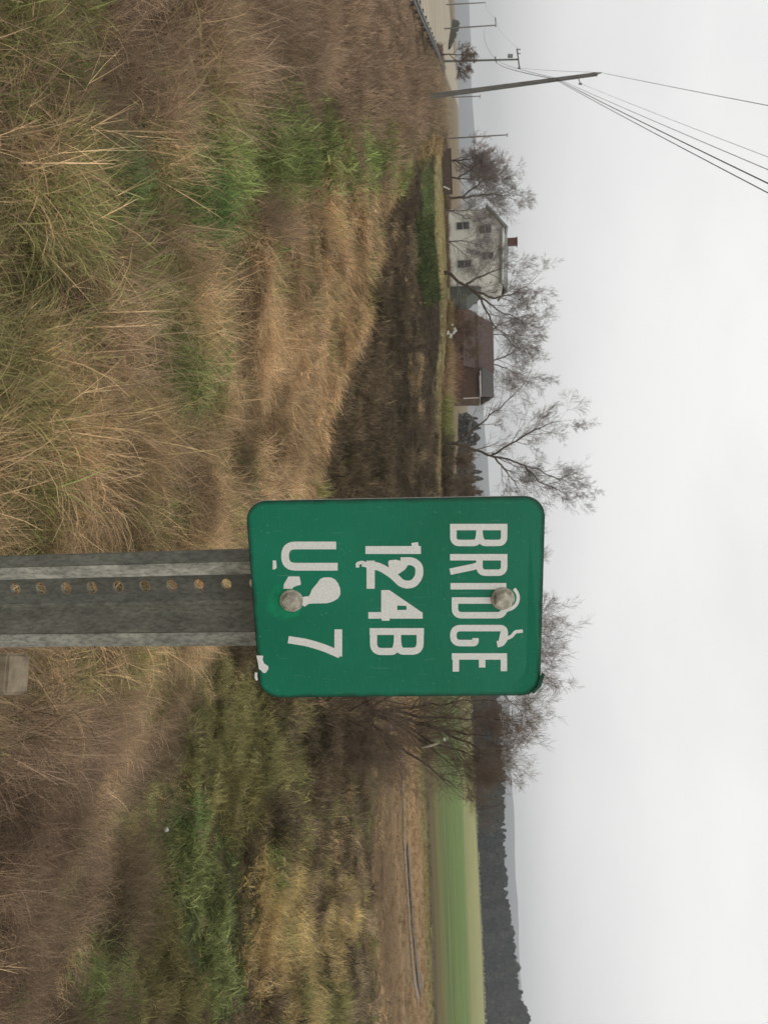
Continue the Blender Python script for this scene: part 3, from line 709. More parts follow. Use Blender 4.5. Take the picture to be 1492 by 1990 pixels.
YF = -.0009
def z6(y, x): return (1000+y/3.926, 680+x/3.926)
def z5(y, x): return (980+y/5.329, 480+x/5.329)
def rounded(path, r, n=6):
    P = [Vector(p) for p in path]; out = [P[0]]
    for i in range(1, len(P)-1):
        a, b, c_ = P[i-1], P[i], P[i+1]; d0 = (a-b); d1 = (c_-b); rr0 = min(r, d0.length*.48, d1.length*.48)
        p0 = b+d0.normalized()*rr0; p1 = b+d1.normalized()*rr0
        for k_ in range(n+1):
            t_ = k_/n; out.append(p0*(1-t_)**2+b*2*t_*(1-t_)+p1*t_**2)
    out.append(P[-1]); return out
def ribbon(bm, pts, w, Z, lift):
    n = len(pts); L, Rr = [], []
    for i in range(n):
        d = (pts[min(i+1, n-1)]-pts[max(i-1, 0)]).normalized(); nn = Vector((-d.y, d.x))
        sc = 1.0
        if 0 < i < n-1:
            d0 = (pts[i]-pts[i-1]).normalized(); c_ = abs(d0.dot(d)); sc = 1/max(.6, c_)
        for lst, sg in ((L, 1), (Rr, -1)):
            q = pts[i]+nn*w*.5*sg*sc; lx, lz = on_sign(*Z(q.x, q.y)); lst.append(bm.verts.new((lx, YF-lift, lz)))
    for i in range(n-1): bm.faces.new((L[i], L[i+1], Rr[i+1], Rr[i]))
def blob(bm, pts, Z, lift, hole=None):
    vs = [bm.verts.new((on_sign(*Z(a, b))[0], YF-lift, on_sign(*Z(a, b))[1])) for a, b in pts]
    if hole is None: bm.faces.new(vs); return
    hs = [bm.verts.new((on_sign(*Z(a, b))[0], YF-lift, on_sign(*Z(a, b))[1])) for a, b in hole]
    es = [bm.edges.new((vs[i], vs[(i+1) % len(vs)])) for i in range(len(vs))]+[bm.edges.new((hs[i], hs[(i+1) % len(hs)])) for i in range(len(hs))]
    bmesh.ops.triangle_fill(bm, edges=es, use_beauty=True)
LFT = [0]
def letter(name, strokes, blobs=(), Z=z6, hole=None, mat=None):
    bm = bmesh.new()
    k_ = 0
    for path, w, r_ in strokes:
        ribbon(bm, rounded(path, r_), w, Z, .00015+.00004*k_); k_ += 1
    for bpts in blobs: blob(bm, bpts, Z, .00015+.00004*k_); k_ += 1
    if hole: blob(bm, hole[0], Z, .00015+.00004*k_, hole[1])
    for f in bm.faces:
        f.normal_update()
        if f.normal.y > 0: f.normal_flip()
    return local_mesh(name, bm, mat or M_LET)
T = 49
letter('letter', [([(92,762),(92,1198)],T,0),([(92,1173),(213,1173),(213,1003),(150,985),(92,985)],T,48),([(92,985),(150,985),(213,970),(213,787),(92,787)],T,48)])
letter('letter', [([(322,762),(322,1198)],T,0),([(322,1173),(440,1173),(440,985),(322,985)],T,50),([(378,985),(395,940),(432,762)],T,15)])
letter('letter', [([(543,765),(543,1190)],T,0)])
letter('letter', [([(652,775),(652,1190)],T,0),([(652,1173),(764,1173),(764,799),(652,799)],T,75)], [[(700,1230),(720,1170),(745,1170),(740,1200)]])
letter('letter', [([(985,1120),(978,1155),(940,1178),(862,1178),(862,787),(976,787),(976,955),(938,955)],T,58),([(945,1185),(925,1230),(890,1258),(884,1315)],26,12)], [[(870,1150),(985,1125),(965,1195),(905,1195)]])
letter('letter', [([(1078,775),(1078,1195)],T,0),([(1078,1171),(1190,1171)],T,0),([(1078,1006),(1162,1006)],T,0),([(1078,806),(1193,806)],T,0)])
letter('digit', [([(267,118),(267,540)],60,0),([(210,493),(262,500)],52,0)])
letter('digit', [([(352,385),(352,480),(390,528),(470,528),(530,480),(530,400),(455,325),(395,230),(376,130)],60,40),([(348,158),(562,158)],62,0),([(372,125),(360,90),(372,55),(400,60)],26,10)],
       [[(345,300),(360,290),(425,300),(470,330),(440,385),(415,420),(370,450),(340,440),(335,400),(350,390),(340,350)], [(392,90),(360,95),(352,150),(400,130)]])
letter('digit', [([(765,140),(765,553)],50,0),([(575,272),(806,272)],60,0)], [], hole=([(572,240),(600,240),(800,545),(745,545),(742,245),(575,300)][:0]+[(572,238),(572,300),(745,553),(762,553),(762,238)], [(690,360),(692,428),(722,432),(724,360)]))
letter('letter', [([(888,150),(888,563)],52,0),([(888,534),(1038,534),(1038,378),(970,362),(888,362)],54,62),([(888,362),(970,362),(1040,345),(1040,180),(888,180)],54,62)])
letter('letter', [([(422,924),(422,397),(642,397),(642,940)],80,115)], Z=z5)
letter('letter', [], [[(768,758),(752,800),(752,870),(775,915),(815,945),(870,966),(925,968),(968,945),(995,905),(1012,860),(1020,820),(1022,700),(1026,640),(1055,600),(1040,575),(1000,555),(962,556),(950,600),(948,640),(925,655),(880,672),(845,700),(805,735)],
      [(742,430),(742,545),(800,558),(828,560),(838,520),(855,480),(872,470),(868,380),(820,385),(780,410)]], Z=z5)
letter('digit', [([(1290,946),(1570,946)],80,0),([(1552,965),(1480,800),(1425,620),(1396,430)],76,60)], Z=z5)
letter('paint_chip', [], [[(575,270),(578,305),(655,310),(672,285),(668,268)]], Z=z5)
letter('paint_chip', [], [[(1560,100),(1562,172),(1600,165),(1640,178),(1670,222),(1700,225),(1742,195),(1738,168),(1715,150),(1700,125),(1640,118)]], Z=z5)
letter('paint_chip', [], [[(1735,85),(1738,112),(1775,108),(1812,118),(1822,100),(1790,82)]], Z=z5)
letter('paint_chip', [], [[(845,1425),(900,1418),(905,1440),(862,1452),(850,1450)]])
# ring of lifted sheeting round the upper bolt
cpt = (632, 1190); ringp = [(cpt[0]+90*math.cos(rad(a)), cpt[1]+90*math.sin(rad(a))) for a in range(140, -51, -10)]
letter('peeled_ring', [(ringp, 26, 3)])
# bent-over corner at the top right, darker green strip along the crease
M_DARKG = simple('dark_green', lin((16, 52, 40)), lin((24, 84, 64)), 120, .6)
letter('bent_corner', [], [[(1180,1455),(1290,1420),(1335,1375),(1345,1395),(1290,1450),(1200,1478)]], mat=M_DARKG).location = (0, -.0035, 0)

# bolts: flange washer, hex head
def bolt(U, H, rot, k_):
    lx, lz = on_sign(U, H); bm = bmesh.new()
    def cyl(r, y0, y1, n, off=0, bev=.0006):
        rings = []
        for (rr0, yy0) in ((r, y0), (r, y1+bev), (r-bev, y1)):
            rings.append([bm.verts.new((lx+rr0*math.cos(off+2*math.pi*i/n), yy0, lz+rr0*math.sin(off+2*math.pi*i/n))) for i in range(n)])
        for a_ in range(2):
            for i in range(n): bm.faces.new((rings[a_][i], rings[a_][(i+1) % n], rings[a_+1][(i+1) % n], rings[a_+1][i]))
        bm.faces.new(rings[-1])
    b = empty('bolt', (0, 0, 0)); b.parent = sign
    cyl(.0093, YF, YF-.0016, 28); bmesh.ops.recalc_face_normals(bm, faces=bm.faces[:]); o = from_bm('washer', bm, M_BOLT, b)
    bm = bmesh.new(); cyl(.0074, YF-.0015, YF-.0075, 6, rot, .0011); cyl(.0048, YF-.0070, YF-.0079, 20, 0, .0003)
    bmesh.ops.recalc_face_normals(bm, faces=bm.faces[:]); from_bm('hex_head', bm, M_BOLT, b)
    bm = bmesh.new(); cyl(.004, .0010, .034, 12); from_bm('shank', bm, M_GALV_SHADE, b)
bolt(1166, 567, .3, 0); bolt(1162, 976, .9, 1)

# ------------------------------------------------------------------ short wooden post
M_WOOD = simple('grey_weathered_wood', lin((104, 92, 76)), lin((150, 138, 116)), 22, .9, .15, .5, (1, 1, .07), .003)
wy = 1.62; wtop = at(1318, 14, wy); wbase = float(ground(wtop[0], wtop[1]))
bm = bmesh.new(); box(bm, (0, 0, (wtop[2]-wbase-.25)/2-.0), (.089, .089, wtop[2]-wbase+.25), None, .006)
wp = from_bm('wooden_post', bm, M_WOOD); wp.location = (wtop[0], wtop[1]+.045, wbase); wp.rotation_euler = (0, 0, -.2)
tag(wp, 'short grey square wooden post standing beside the sign post', 'post')
bm_ = None

# ------------------------------------------------------------------ bare trees
M_BARK = simple('grey_brown_bark', lin((66, 58, 50)), lin((98, 88, 78)), 6, .95, .1, .4)
M_TWIG = simple('grey_twigs', lin((114, 106, 100)), lin((150, 142, 136)), 1.5, .95, .05)
M_TWIGB = simple('brown_twigs', lin((100, 86, 70)), lin((142, 124, 106)), 1.5, .95, .05)
M_TWIGP = simple('purplish_twigs', lin((122, 108, 102)), lin((156, 142, 136)), 1.5, .95, .05)
def grow(r, segs, p, d, L, rad0, depth, up=.12, spread=.7, kids=(3, 5)):
    n = 5 if depth > 1 else 3
    pts = [p.copy()]; rr0 = rad0
    for i in range(n):
        d = d+r.normal(0, .075, 3); d[2] += up*.25; d /= np.linalg.norm(d)
        q = p+d*L/n; r1 = rad0*(1-.75*(i+1)/n)
        segs.append(np.concatenate([p, q, [rr0, r1]])); p = q; rr0 = r1; pts.append(p.copy())
    if depth <= 0: return
    if depth == 1: kids = (kids[0]+1, kids[1]+2)
    for _ in range(r.randint(*kids)):
        t_ = r.uniform(.25, 1.0); k_ = min(int(t_*n), n-1); b = pts[k_]+(pts[k_+1]-pts[k_])*(t_*n-k_)
        a = r.normal(0, 1, 3); a -= d*a.dot(d); a /= np.linalg.norm(a)+1e-6
        nd = d*math.cos(spread)+a*math.sin(spread)*r.uniform(.7, 1.2); nd[2] += up; nd /= np.linalg.norm(nd)
        grow(r, segs, b, nd, L*r.uniform(.45, .72), max(rad0*(1-.7*t_)*.52, .003), depth-1, up, spread, kids)
TREES = 'bare trees and bushes'
def tree(name, label, limbs, y, seed, depth=3, rbase=.14, L=2.6, nb=7, twig=M_TWIG, tr=.012, up=.10, cat='tree', zbase=None, spread=.75, kids=(4, 6), group=None):
    """limbs: polylines seen in the upright photograph, given their own depth and thickness here."""
    r = np.random.RandomState(seed)
    b0 = at(limbs[0][0][0], limbs[0][0][1], y); g = float(ground(b0[0], b0[1]))
    root = empty(name, (b0[0], b0[1], g)); base = np.array([b0[0], b0[1], g])
    main, tw = [], []
    for li, lb in enumerate(limbs):
        ydev = 0 if li == 0 else r.uniform(-1, 1)
        pts = [at(U_, H_, y+ydev*(i/len(lb))*1.5) for i, (U_, H_) in enumerate(lb)]
        if li == 0: pts = [np.array([pts[0][0], pts[0][1], g-.15])]+(pts if pts[0][2] > g+.1 else pts[1:])
        # subdivide with wobble
        P = [pts[0]]
        for a_, b_ in zip(pts[:-1], pts[1:]):
            for t_ in (.25, .5, .75, 1): P.append(a_+(b_-a_)*t_+(r.normal(0, .03, 3)*np.linalg.norm(b_-a_) if t_ < 1 else 0))
        n = len(P); r0 = rbase*(1 if li == 0 else .62)
        rr0 = [max(r0*(1-.85*i/(n-1)), .012) for i in range(n)]
        for i in range(n-1): main.append(np.concatenate([P[i], P[i+1], [rr0[i], rr0[i+1]]]))
        for _ in range(int(nb*1.7)):
            t_ = r.uniform(.28 if li == 0 else .15, 1); k_ = min(int(t_*(n-1)), n-2); b = P[k_]+(P[k_+1]-P[k_])*r.rand(); dd_ = P[k_+1]-P[k_]; dd_ = dd_/np.linalg.norm(dd_)
            a = r.normal(0, 1, 3); a -= dd_*a.dot(dd_); a /= np.linalg.norm(a); nd = dd_*.65+a*.75; nd[2] += .15; nd /= np.linalg.norm(nd)
            grow(r, tw, b, nd, L*r.uniform(.6, 1.1)*(1.15-.45*t_), rr0[k_]*.55, depth, up, spread, kids)
        grow(r, tw, P[-1], (P[-1]-P[-3])/np.linalg.norm(P[-1]-P[-3]), L*.6, rr0[-1], depth, up, spread, kids)
    m = np.array(main); m[:, 0:3] -= base; m[:, 3:6] -= base
    V, Fq = seg_tubes(m, 6); link('trunk', np_mesh('trunk', V, Fq, M_BARK, True), None, root)
    tws = np.array(tw); tws[:, 0:3] -= base; tws[:, 3:6] -= base; tws[:, 6:8] = np.maximum(tws[:, 6:8], tr*.34)
    V, Fq = seg_tubes(tws, 3); link('crown', np_mesh('crown', V, Fq, twig, False), None, root)
    tag(root, label, cat, group)
    return root
tree('bare_tree', 'tall bare tree with two leaning leaders just left of the green sign', [[(862,880),(866,905),(884,945),(890,975),(905,1020),(925,1070),(940,1115)], [(862,885),(842,912),(815,945),(790,975),(755,1010),(722,1030)],
     [(884,955),(866,985),(840,1030),(822,1070),(818,1095)], [(886,960),(918,985),(955,1010)], [(905,1020),(935,1045),(962,1100)]], 85, 3, 3, .2, 3.2, 7, M_TWIG, .022, spread=.72)
tree('bare_tree', 'bare tree leaning right with spreading crown in front of the white house corner', [[(530,872),(548,890),(562,915),(585,945),(605,970),(622,1010)], [(562,915),(580,960),(570,1000),(540,1040)], [(575,930),(605,945),(640,965),(655,1000)], [(553,905),(530,950),(518,985)]], 84, 8, 3, .22, 3.2, 5, M_TWIG, .024, spread=.6)
tree('bare_tree', 'bare tree with crown showing above the left end of the dark barn roof', [[(650,890),(648,940),(652,980),(665,1015)], [(648,940),(625,985),(612,1025)]], 128, 12, 3, .2, 4.4, 7, M_TWIG, .032)
tree('bare_tree', 'bare tree with crown showing above the middle of the dark barn roof', [[(700,890),(705,950),(716,985),(735,1010)], [(705,950),(688,990),(670,1020)]], 130, 15, 3, .2, 4.2, 7, M_TWIG, .032)
tree('bare_tree', 'thicket-like bare tree left of the white house', [[(385,880),(380,930),(378,965),(380,990)], [(382,900),(350,940),(345,965)]], 104, 21, 3, .2, 3.6, 8, M_TWIG, .026)
tree('bare_tree', 'low purplish bare tree at the left end of the row beside the house', [[(312,880),(310,910),(305,930)], [(312,885),(330,915),(335,940)]], 112, 23, 3, .16, 3.0, 8, M_TWIGP, .034)
tree('bare_tree', 'dark purplish bare tree behind the low dark wall', [[(345,880),(348,905),(350,930)], [(345,890),(330,915),(318,925)]], 108, 25, 3, .16, 3.2, 9, M_TWIGP, .032)
tree('bare_tree', 'bare tree whose crown rises behind the top right of the green sign', [[(1262,740),(1262,850),(1258,930),(1262,1000)], [(1262,900),(1225,980),(1200,1040)], [(1262,920),(1300,990),(1310,1040)], [(1260,960),(1250,1030)], [(1262,880),(1330,960),(1370,1000)]], 46, 31, 3, .17, 2.5, 7, M_TWIGP, .013)
tree('bare_tree', 'bare tree mostly hidden by the green sign with twigs over its top left', [[(1090,780),(1085,880),(1090,960),(1085,1010)], [(1085,900),(1050,970),(1035,1010)]], 62, 33, 3, .16, 2.4, 6, M_TWIG, .016)
tree('bare_bush', 'dense dark bare bush directly right of the green sign', [[(1382,690),(1384,740),(1400,800),(1420,870),(1430,950)], [(1382,705),(1420,790),(1455,840),(1490,880)], [(1384,730),(1372,820),(1360,900),(1365,980)], [(1383,700),(1420,735),(1460,765),(1500,790)], [(1382,710),(1350,760),(1330,830)], [(1405,820),(1440,900),(1470,950)], [(1385,702),(1450,775),(1505,850),(1535,890)], [(1384,720),(1455,880),(1480,950)], [(1384,740),(1395,880),(1400,990)]],
     38, 41, 3, .13, 2.3, 8, M_TWIGB, .012, cat='bush', spread=.8)
tree('bare_bush', 'low brown bare bush at the foot of the dense bush right of the sign', [[(1395,660),(1410,700),(1430,735)], [(1398,668),(1440,700),(1480,715)], [(1395,665),(1370,700),(1355,730)], [(1398,665),(1420,650),(1450,665)]], 33, 43, 3, .07, 1.5, 9, M_TWIGB, .011, cat='bush', spread=.85)
tree('bare_bush', 'thin bare bush in front of the left part of the white house', [[(408,868),(410,900),(405,940)], [(408,875),(425,905),(432,930)]], 90, 51, 3, .09, 2.6, 8, M_TWIG, .016, cat='bush')
tree('bare_bush', 'thin bare bush in front of the middle of the white house', [[(470,868),(468,895),(474,925)], [(470,872),(492,900),(500,915)]], 90, 53, 3, .08, 2.8, 9, M_TWIG, .016, cat='bush')
tree('bare_bush', 'small reddish bare bush beside the big utility pole', [[(105,872),(106,893),(108,905)], [(105,872),(122,892),(130,902)]], 88, 55, 3, .08, 1.3, 6, M_TWIGB, .03, cat='bush')
tree('bare_bush', 'brown bare bush in front of the left end of the dark barn', [[(640,862),(640,890),(636,910)], [(640,866),(665,892),(680,905)]], 96, 57, 3, .08, 1.9, 8, M_TWIGB, .024, cat='bush')
tree('bare_bush', 'brown bare bush on the bank between the barn and the tall leaning tree', [[(905,862),(900,880),(896,895)], [(905,866),(925,885),(938,890)]], 82, 59, 3, .08, 1.7, 10, M_TWIGB, .024, cat='bush')
tree('bare_bush', 'brown bare bush on the bank touching the left edge of the sign', [[(965,862),(960,885),(958,900)], [(965,866),(985,890),(995,905)]], 84, 61, 3, .09, 1.9, 10, M_TWIGB, .024, cat='bush')

# ------------------------------------------------------------------ farmhouse
M_CLAP = NT('white_clapboard', .7, .3)
wv = M_CLAP.node('ShaderNodeTexWave', Scale=5.2); wv.bands_direction = 'Z'; M_CLAP.l.new(M_CLAP.coord((0, 0, 1)), wv.inputs['Vector'])
M_CLAP.color(M_CLAP.mix(M_CLAP.noise(3, 4, .6, M_CLAP.coord()), lin((224,221,210)), lin((240,238,228)))); M_CLAP.bump(wv.outputs[0], .4, .02); M_CLAP = M_CLAP.m
M_ROOFG = simple('grey_roofing', lin((112,114,112)), lin((140,142,138)), 3, .7)
M_BRICK = simple('old_red_brick', lin((82,58,56)), lin((104,74,70)), 9, .9)
M_GLASS = simple('dark_window_glass', (.03,.035,.035), (.06,.065,.065), 2, .12, .6)
M_FRAME = simple('pale_window_frame', lin((186,186,178)), lin((206,204,198)), 9, .7)
M_BARN = simple('dull_red_boards', lin((82,66,58)), lin((104,84,72)), 4, .9, .1, .3, (3, 3, .3))
M_BARNR = simple('dark_barn_roofing', lin((62,60,60)), lin((80,76,76)), 2, .85)
M_BARNR2 = simple('maroon_barn_roofing', lin((72,58,56)), lin((92,76,72)), 2, .9)
M_TRIM = simple('pale_trim', lin((190,184,176)), lin((210,206,198)), 6, .7)
def Lx(P, O): return (P[0]-O[0], P[1]-O[1], P[2]-O[2])
HY = 95
hb = at(480, 872, HY); house = empty('farmhouse', hb); tag(house, 'white two storey farmhouse with a red chimney on the far side of the lawn', 'house')
def hx(U_, H_, dy=0):
    p = at(U_, H_, HY); return Vector((p[0]-hb[0], dy, p[2]-hb[2]))
prof = [hx(407, 866), hx(405, 945), hx(443, 980), hx(549, 977), hx(552, 866)]
def extrude(bm, prof, d0, d1):
    a = [bm.verts.new(p+Vector((0, d0, 0))) for p in prof]; b = [bm.verts.new(p+Vector((0, d1, 0))) for p in prof]; n = len(prof)
    bm.faces.new(a); bm.faces.new(b[::-1])
    for i in range(n): bm.faces.new((a[i], b[i], b[(i+1) % n], a[(i+1) % n]))
    bmesh.ops.recalc_face_normals(bm, faces=bm.faces[:])
bm = bmesh.new(); extrude(bm, prof, 0, 7.5); from_bm('wall', bm, M_CLAP, house)
def slab(name, p0, p1, th, d0, d1, mat, parent):
    d = (p1-p0).normalized(); nrm = Vector((-d.z, 0, d.x)); 
    bm = bmesh.new(); extrude(bm, [p0-d*.25, p1+d*.25, p1+d*.25+nrm*th, p0-d*.25+nrm*th], d0, d1); return from_bm(name, bm, mat, parent)
slab('roof', prof[1]+Vector((0,0,.02)), prof[2]+Vector((0,0,.02)), .28, -.45, 7.9, M_ROOFG, house)
# main roof: front slope rising from the eave to the ridge
e0, e1 = hx(443, 973, -.5), hx(552, 972, -.5); r0_, r1_ = hx(446, 988, 3.7), hx(549, 986, 3.7)
b0_, b1_ = hx(443, 970, 8.0), hx(552, 970, 8.0)
bm = bmesh.new()
def quad(bm, pts, th=.14):
    a = [bm.verts.new(Vector(p)) for p in pts]; b = [bm.verts.new(Vector(p)+Vector((0, 0, th))) for p in pts]; n = len(pts)
    bm.faces.new(a[::-1]); bm.faces.new(b)
    for i in range(n): bm.faces.new((a[i], a[(i+1) % n], b[(i+1) % n], b[i]))
quad(bm, [e0, e1, r1_, r0_]); quad(bm, [r0_, r1_, b1_, b0_]); bmesh.ops.recalc_face_normals(bm, faces=bm.faces[:])
from_bm('roof', bm, M_ROOFG, house)
c0, c1 = hx(446, 980, 3), hx(457.5, 1007, 3)
bm = bmesh.new(); box(bm, ((c0.x+c1.x)/2, 3.4, (c0.z+c1.z)/2), (c1.x-c0.x, .7, c1.z-c0.z)); box(bm, ((c0.x+c1.x)/2, 3.4, c1.z), (c1.x-c0.x+.12, .82, .14)); from_bm('chimney', bm, M_BRICK, house)
def window(parent, conv, U0_, U1_, H0_, H1_, dy=0):
    a = conv(U0_, H0_, 0); b = conv(U1_, H1_, 0); cx_, cz_ = (a.x+b.x)/2, (a.z+b.z)/2; w, h = b.x-a.x, b.z-a.z
    wo_ = empty('window', (cx_, dy, cz_)); wo_.parent = parent
    bm = bmesh.new(); box(bm, (0, -.01, 0), (w, .04, h)); from_bm('pane', bm, M_GLASS, wo_)
    bm = bmesh.new()
    for sx in (-1, 1): box(bm, (sx*(w/2+.04), -.035, 0), (.08, .09, h+.16))
    box(bm, (0, -.035, h/2+.04), (w-.002, .08, .08)); box(bm, (0, -.04, -h/2-.04), (w-.002, .11, .08)); box(bm, (0, -.045, 0), (w-.002, .05, .05))
    from_bm('frame', bm, M_FRAME, wo_)
for wdw in ((433,445,887,911), (439,452,931,954), (491,503,937,958), (507,519,889,915)): window(house, hx, *wdw, dy=0)
# lean-to at the right end
lp = [hx(552.6, 868), hx(552.6, 935), hx(575, 905), hx(575, 868)]
bm = bmesh.new(); extrude(bm, lp, 1.0, 6.5); from_bm('lean_to', bm, simple('dark_green_boards', lin((78,84,76)), lin((98,102,92)), 4, .8), house)

# barn
BY = 112
bb = at(690, 872, BY); barn = empty('barn', bb); tag(barn, 'long dull red barn with a dark roof to the right of the house', 'barn')
def bx_f(U_, H_, dy=0):
    p = at(U_, H_, BY); return Vector((p[0]-bb[0], dy, p[2]-bb[2]))
bm = bmesh.new(); extrude(bm, [bx_f(612, 862), bx_f(612, 928), bx_f(774, 932), bx_f(775, 862)], 0, 8); from_bm('wall', bm, M_BARN, barn)
for (ua, ub, ha, mt, da) in ((716, 772, 934, M_BARNR, -.6), (606, 716, 898, M_BARNR2, -2.4)):
    bm = bmesh.new(); quad(bm, [bx_f(ua, ha, da), bx_f(ub, ha+1, da), bx_f(ub-8 if ub > 750 else ub, 959, 4), bx_f(ua+(9 if ua < 620 else 0), 957, 4)], .16)
    quad(bm, [bx_f(ua+(9 if ua < 620 else 0), 957, 4), bx_f(ub-8 if ub > 750 else ub, 959, 4), bx_f(ub, ha, 8.6), bx_f(ua, ha, 8.6)], .16)
    bmesh.ops.recalc_face_normals(bm, faces=bm.faces[:]); from_bm('roof', bm, mt, barn)
bm = bmesh.new(); ta, tb = bx_f(722, 931, 0), bx_f(772, 933, 0); box(bm, ((ta.x+tb.x)/2, -.68, ta.z+.12), (tb.x-ta.x, .06, .13)); from_bm('trim', bm, M_TRIM, barn)
bm = bmesh.new(); ta, tb = bx_f(774.5, 900, 0), bx_f(774.5, 931, 0); box(bm, (ta.x, -.08, (ta.z+tb.z)/2), (.14, .12, tb.z-ta.z)); from_bm('trim', bm, M_TRIM, barn)
# pale debris in front of the barn
M_WHITE = simple('dirty_white_sheet', lin((188,186,178)), lin((222,222,216)), 14, .7)
jp = at(648, 868, 84); jp[2] = float(ground(jp[0], jp[1])); junk = empty('scrap_pile', jp); tag(junk, 'small heap of pale bent sheets lying in front of the dark barn', 'scrap pile')
for k_ in range(6):
    bm = bmesh.new(); box(bm, (random.uniform(-.9,.9), random.uniform(-.3,.3), .2+.16*k_), (random.uniform(.2,.5), .04, random.uniform(.1,.26)), Euler((random.uniform(-.5,.5), random.uniform(-1.1,1.1), random.uniform(-.5,.5))).to_matrix())
    from_bm('sheet', bm, M_WHITE, junk)
# low dark wall and a pale stake at its end
M_DKW = simple('dark_stained_boards', lin((74,62,54)), lin((96,84,72)), 5, .9)
a = at(290, 866, 86); b = at(377, 866, 86); g = float(ground(*(a[:2]+b[:2])/2))
lw = empty('low_wall', ((a[0]+b[0])/2, 86, g)); tag(lw, 'low dark wall on the grass left of the white house', 'wall')
bm = bmesh.new(); box(bm, (0, 0, (at(330, 878, 86)[2]-g)/2-.04), (b[0]-a[0], .3, at(330, 878, 86)[2]-g), None, .03); from_bm('wall_body', bm, M_DKW, lw)
bm = bmesh.new(); box(bm, (0, 0, at(330, 878, 86)[2]-g-.06), (b[0]-a[0]+.1, .4, .07)); from_bm('coping', bm, M_DKW, lw)
st = at(365, 870, 85); bm = bmesh.new(); box(bm, (0, 0, .45), (.12, .06, .75), Euler((0, .5, 0)).to_matrix()); st_o = from_bm('leaning_stake', bm, M_WHITE); st_o.location = (st[0], 85, float(ground(st[0], 85)))
tag(st_o, 'pale leaning stake in front of the low dark wall', 'stake')

# ------------------------------------------------------------------ utility poles and wires
M_POLE = simple('grey_treated_pole', lin((92,90,86)), lin((124,122,116)), 5, .9, .1, .2, (4, 4, .3))
M_WIRE = simple('dark_wire', (.10,.10,.10), (.14,.14,.14), 3, .6)
M_TRAFO = simple('grey_transformer', (.18,.19,.19), (.24,.25,.25), 5, .5)
PG = 'utility poles along the road'
def pole(U0_, U1_, H1_, y, r, label):
    top = at(U1_, H1_, y); lo = at(U0_, 905, y); g = float(ground(lo[0], lo[1])); d = (top-lo)/(top[2]-lo[2])
    foot = lo+d*(g-.3-lo[2]); base = np.array([foot[0], foot[1], g])
    o = empty('utility_pole', base); tag(o, label, 'utility pole', PG)
    poly_tube('shaft', [foot-base, (foot+top)/2-base, top-base], [r, r*.86, r*.7], M_POLE, o, 8)
    return o, base, top
PA, pab, pat = pole(178, 144, 1160, 48, .16, 'biggest and nearest utility pole, leaning slightly left')
PB, pbb, pbt = pole(118, 115.5, 1008, 105, .15, 'utility pole with a crossarm and transformer left of the biggest pole')
PC, pcb, pct = pole(53, 49, 964, 165, .15, 'distant utility pole with a short crossarm over the road')
PD, pdb, pdt = pole(7, 5, 943, 224, .17, 'small distant utility pole at the left end of the line')
PE, peb, pet = pole(188, 187, 933, 285, .22, 'smallest utility pole just right of the biggest pole')
PF, pfb, pft = pole(267, 262, 986, 138, .14, 'lone utility pole between the biggest pole and the bare trees')
def bar(parent, base, a_, b_, r, name, mat): poly_tube(name, [np.asarray(a_)-base, np.asarray(b_)-base], r, mat, parent, 5)
bar(PA, pab, at(152,1084,48), at(158,1086,47.8), .05, 'bracket', M_POLE)
bar(PA, pab, at(147,1122,48), at(163,1127,47.6), .025, 'bracket', M_POLE); bar(PA, pab, at(162,1124,47.6), at(163.5,1130,47.6), .06, 'insulator', M_TRAFO)
bar(PA, pab, at(143.5,1160,48), at(141,1167,48), .05, 'insulator', M_TRAFO)
bar(PB, pbb, at(95,1004,105), at(134,1009,104.6), .09, 'crossarm', M_POLE)
for u_ in (96, 104, 132): bar(PB, pbb, at(u_,1005,105), at(u_,1011,105), .07, 'insulator', M_TRAFO)
bar(PB, pbb, at(108.5,986,104.8), at(108.5,996,104.8), .24, 'transformer', M_TRAFO)
bar(PB, pbb, at(110,962,104.8), at(122,964,104.8), .07, 'bracket', M_POLE)
bar(PC, pcb, at(34,962,165), at(52,963,164.6), .10, 'crossarm', M_POLE); bar(PF, pfb, at(259,986,138), at(266,985,138), .06, 'crossarm', M_POLE)
bar(PE, peb, at(184,933,285), at(192,932,285), .1, 'crossarm', M_POLE)
def wire(a_, b_, sag, r, label, n=14):
    a_, b_ = np.asarray(a_), np.asarray(b_); pts = []
    for i in range(n+1):
        t_ = i/n; p = a_+(b_-a_)*t_; p[2] -= sag*4*t_*(1-t_); pts.append(p-a_)
    o = poly_tube('wire', pts, r, M_WIRE, None, 4); o.location = a_; tag(o, label, 'wire', 'wires strung along the utility poles')
def ahead(U_, y): 
    """where a wire leaves the top of the frame; carried on overhead"""
    return at(U_, 1492, y)
def over(a_, U_, y, ext=1.9): 
    a_ = np.asarray(a_); q = at(U_, 1492, y); return a_+(q-a_)*ext
w0 = [(at(141,1167,48), 203, 24, .010, 'thin top wire from the tip of the biggest pole'),
      (at(163,1129,47.6), 301, 20, .006, 'faint wire from the small bracket on the biggest pole'),
      (at(157,1092,47.8), 325, 19, .009, 'upper of the lower wires rising right from the biggest pole'),
      (at(157,1087,47.8), 351, 18.6, .016, 'thick dark wire rising right from the biggest pole'),
      (at(156,1081,47.8), 369, 18.2, .013, 'lowest wire rising right from the biggest pole')]
for a_, U_, yy_, r_, lb in w0: wire(a_, over(a_, U_, yy_, 1.6), .12, r_, lb)
wire(at(141,1167,48), at(132,1010,104.6), .5, .010, 'thin top wire from the biggest pole to the crossarm pole')
wire(at(155,1086,48), at(118,963,104.8), .9, .022, 'thick wire from the biggest pole down to the crossarm pole')
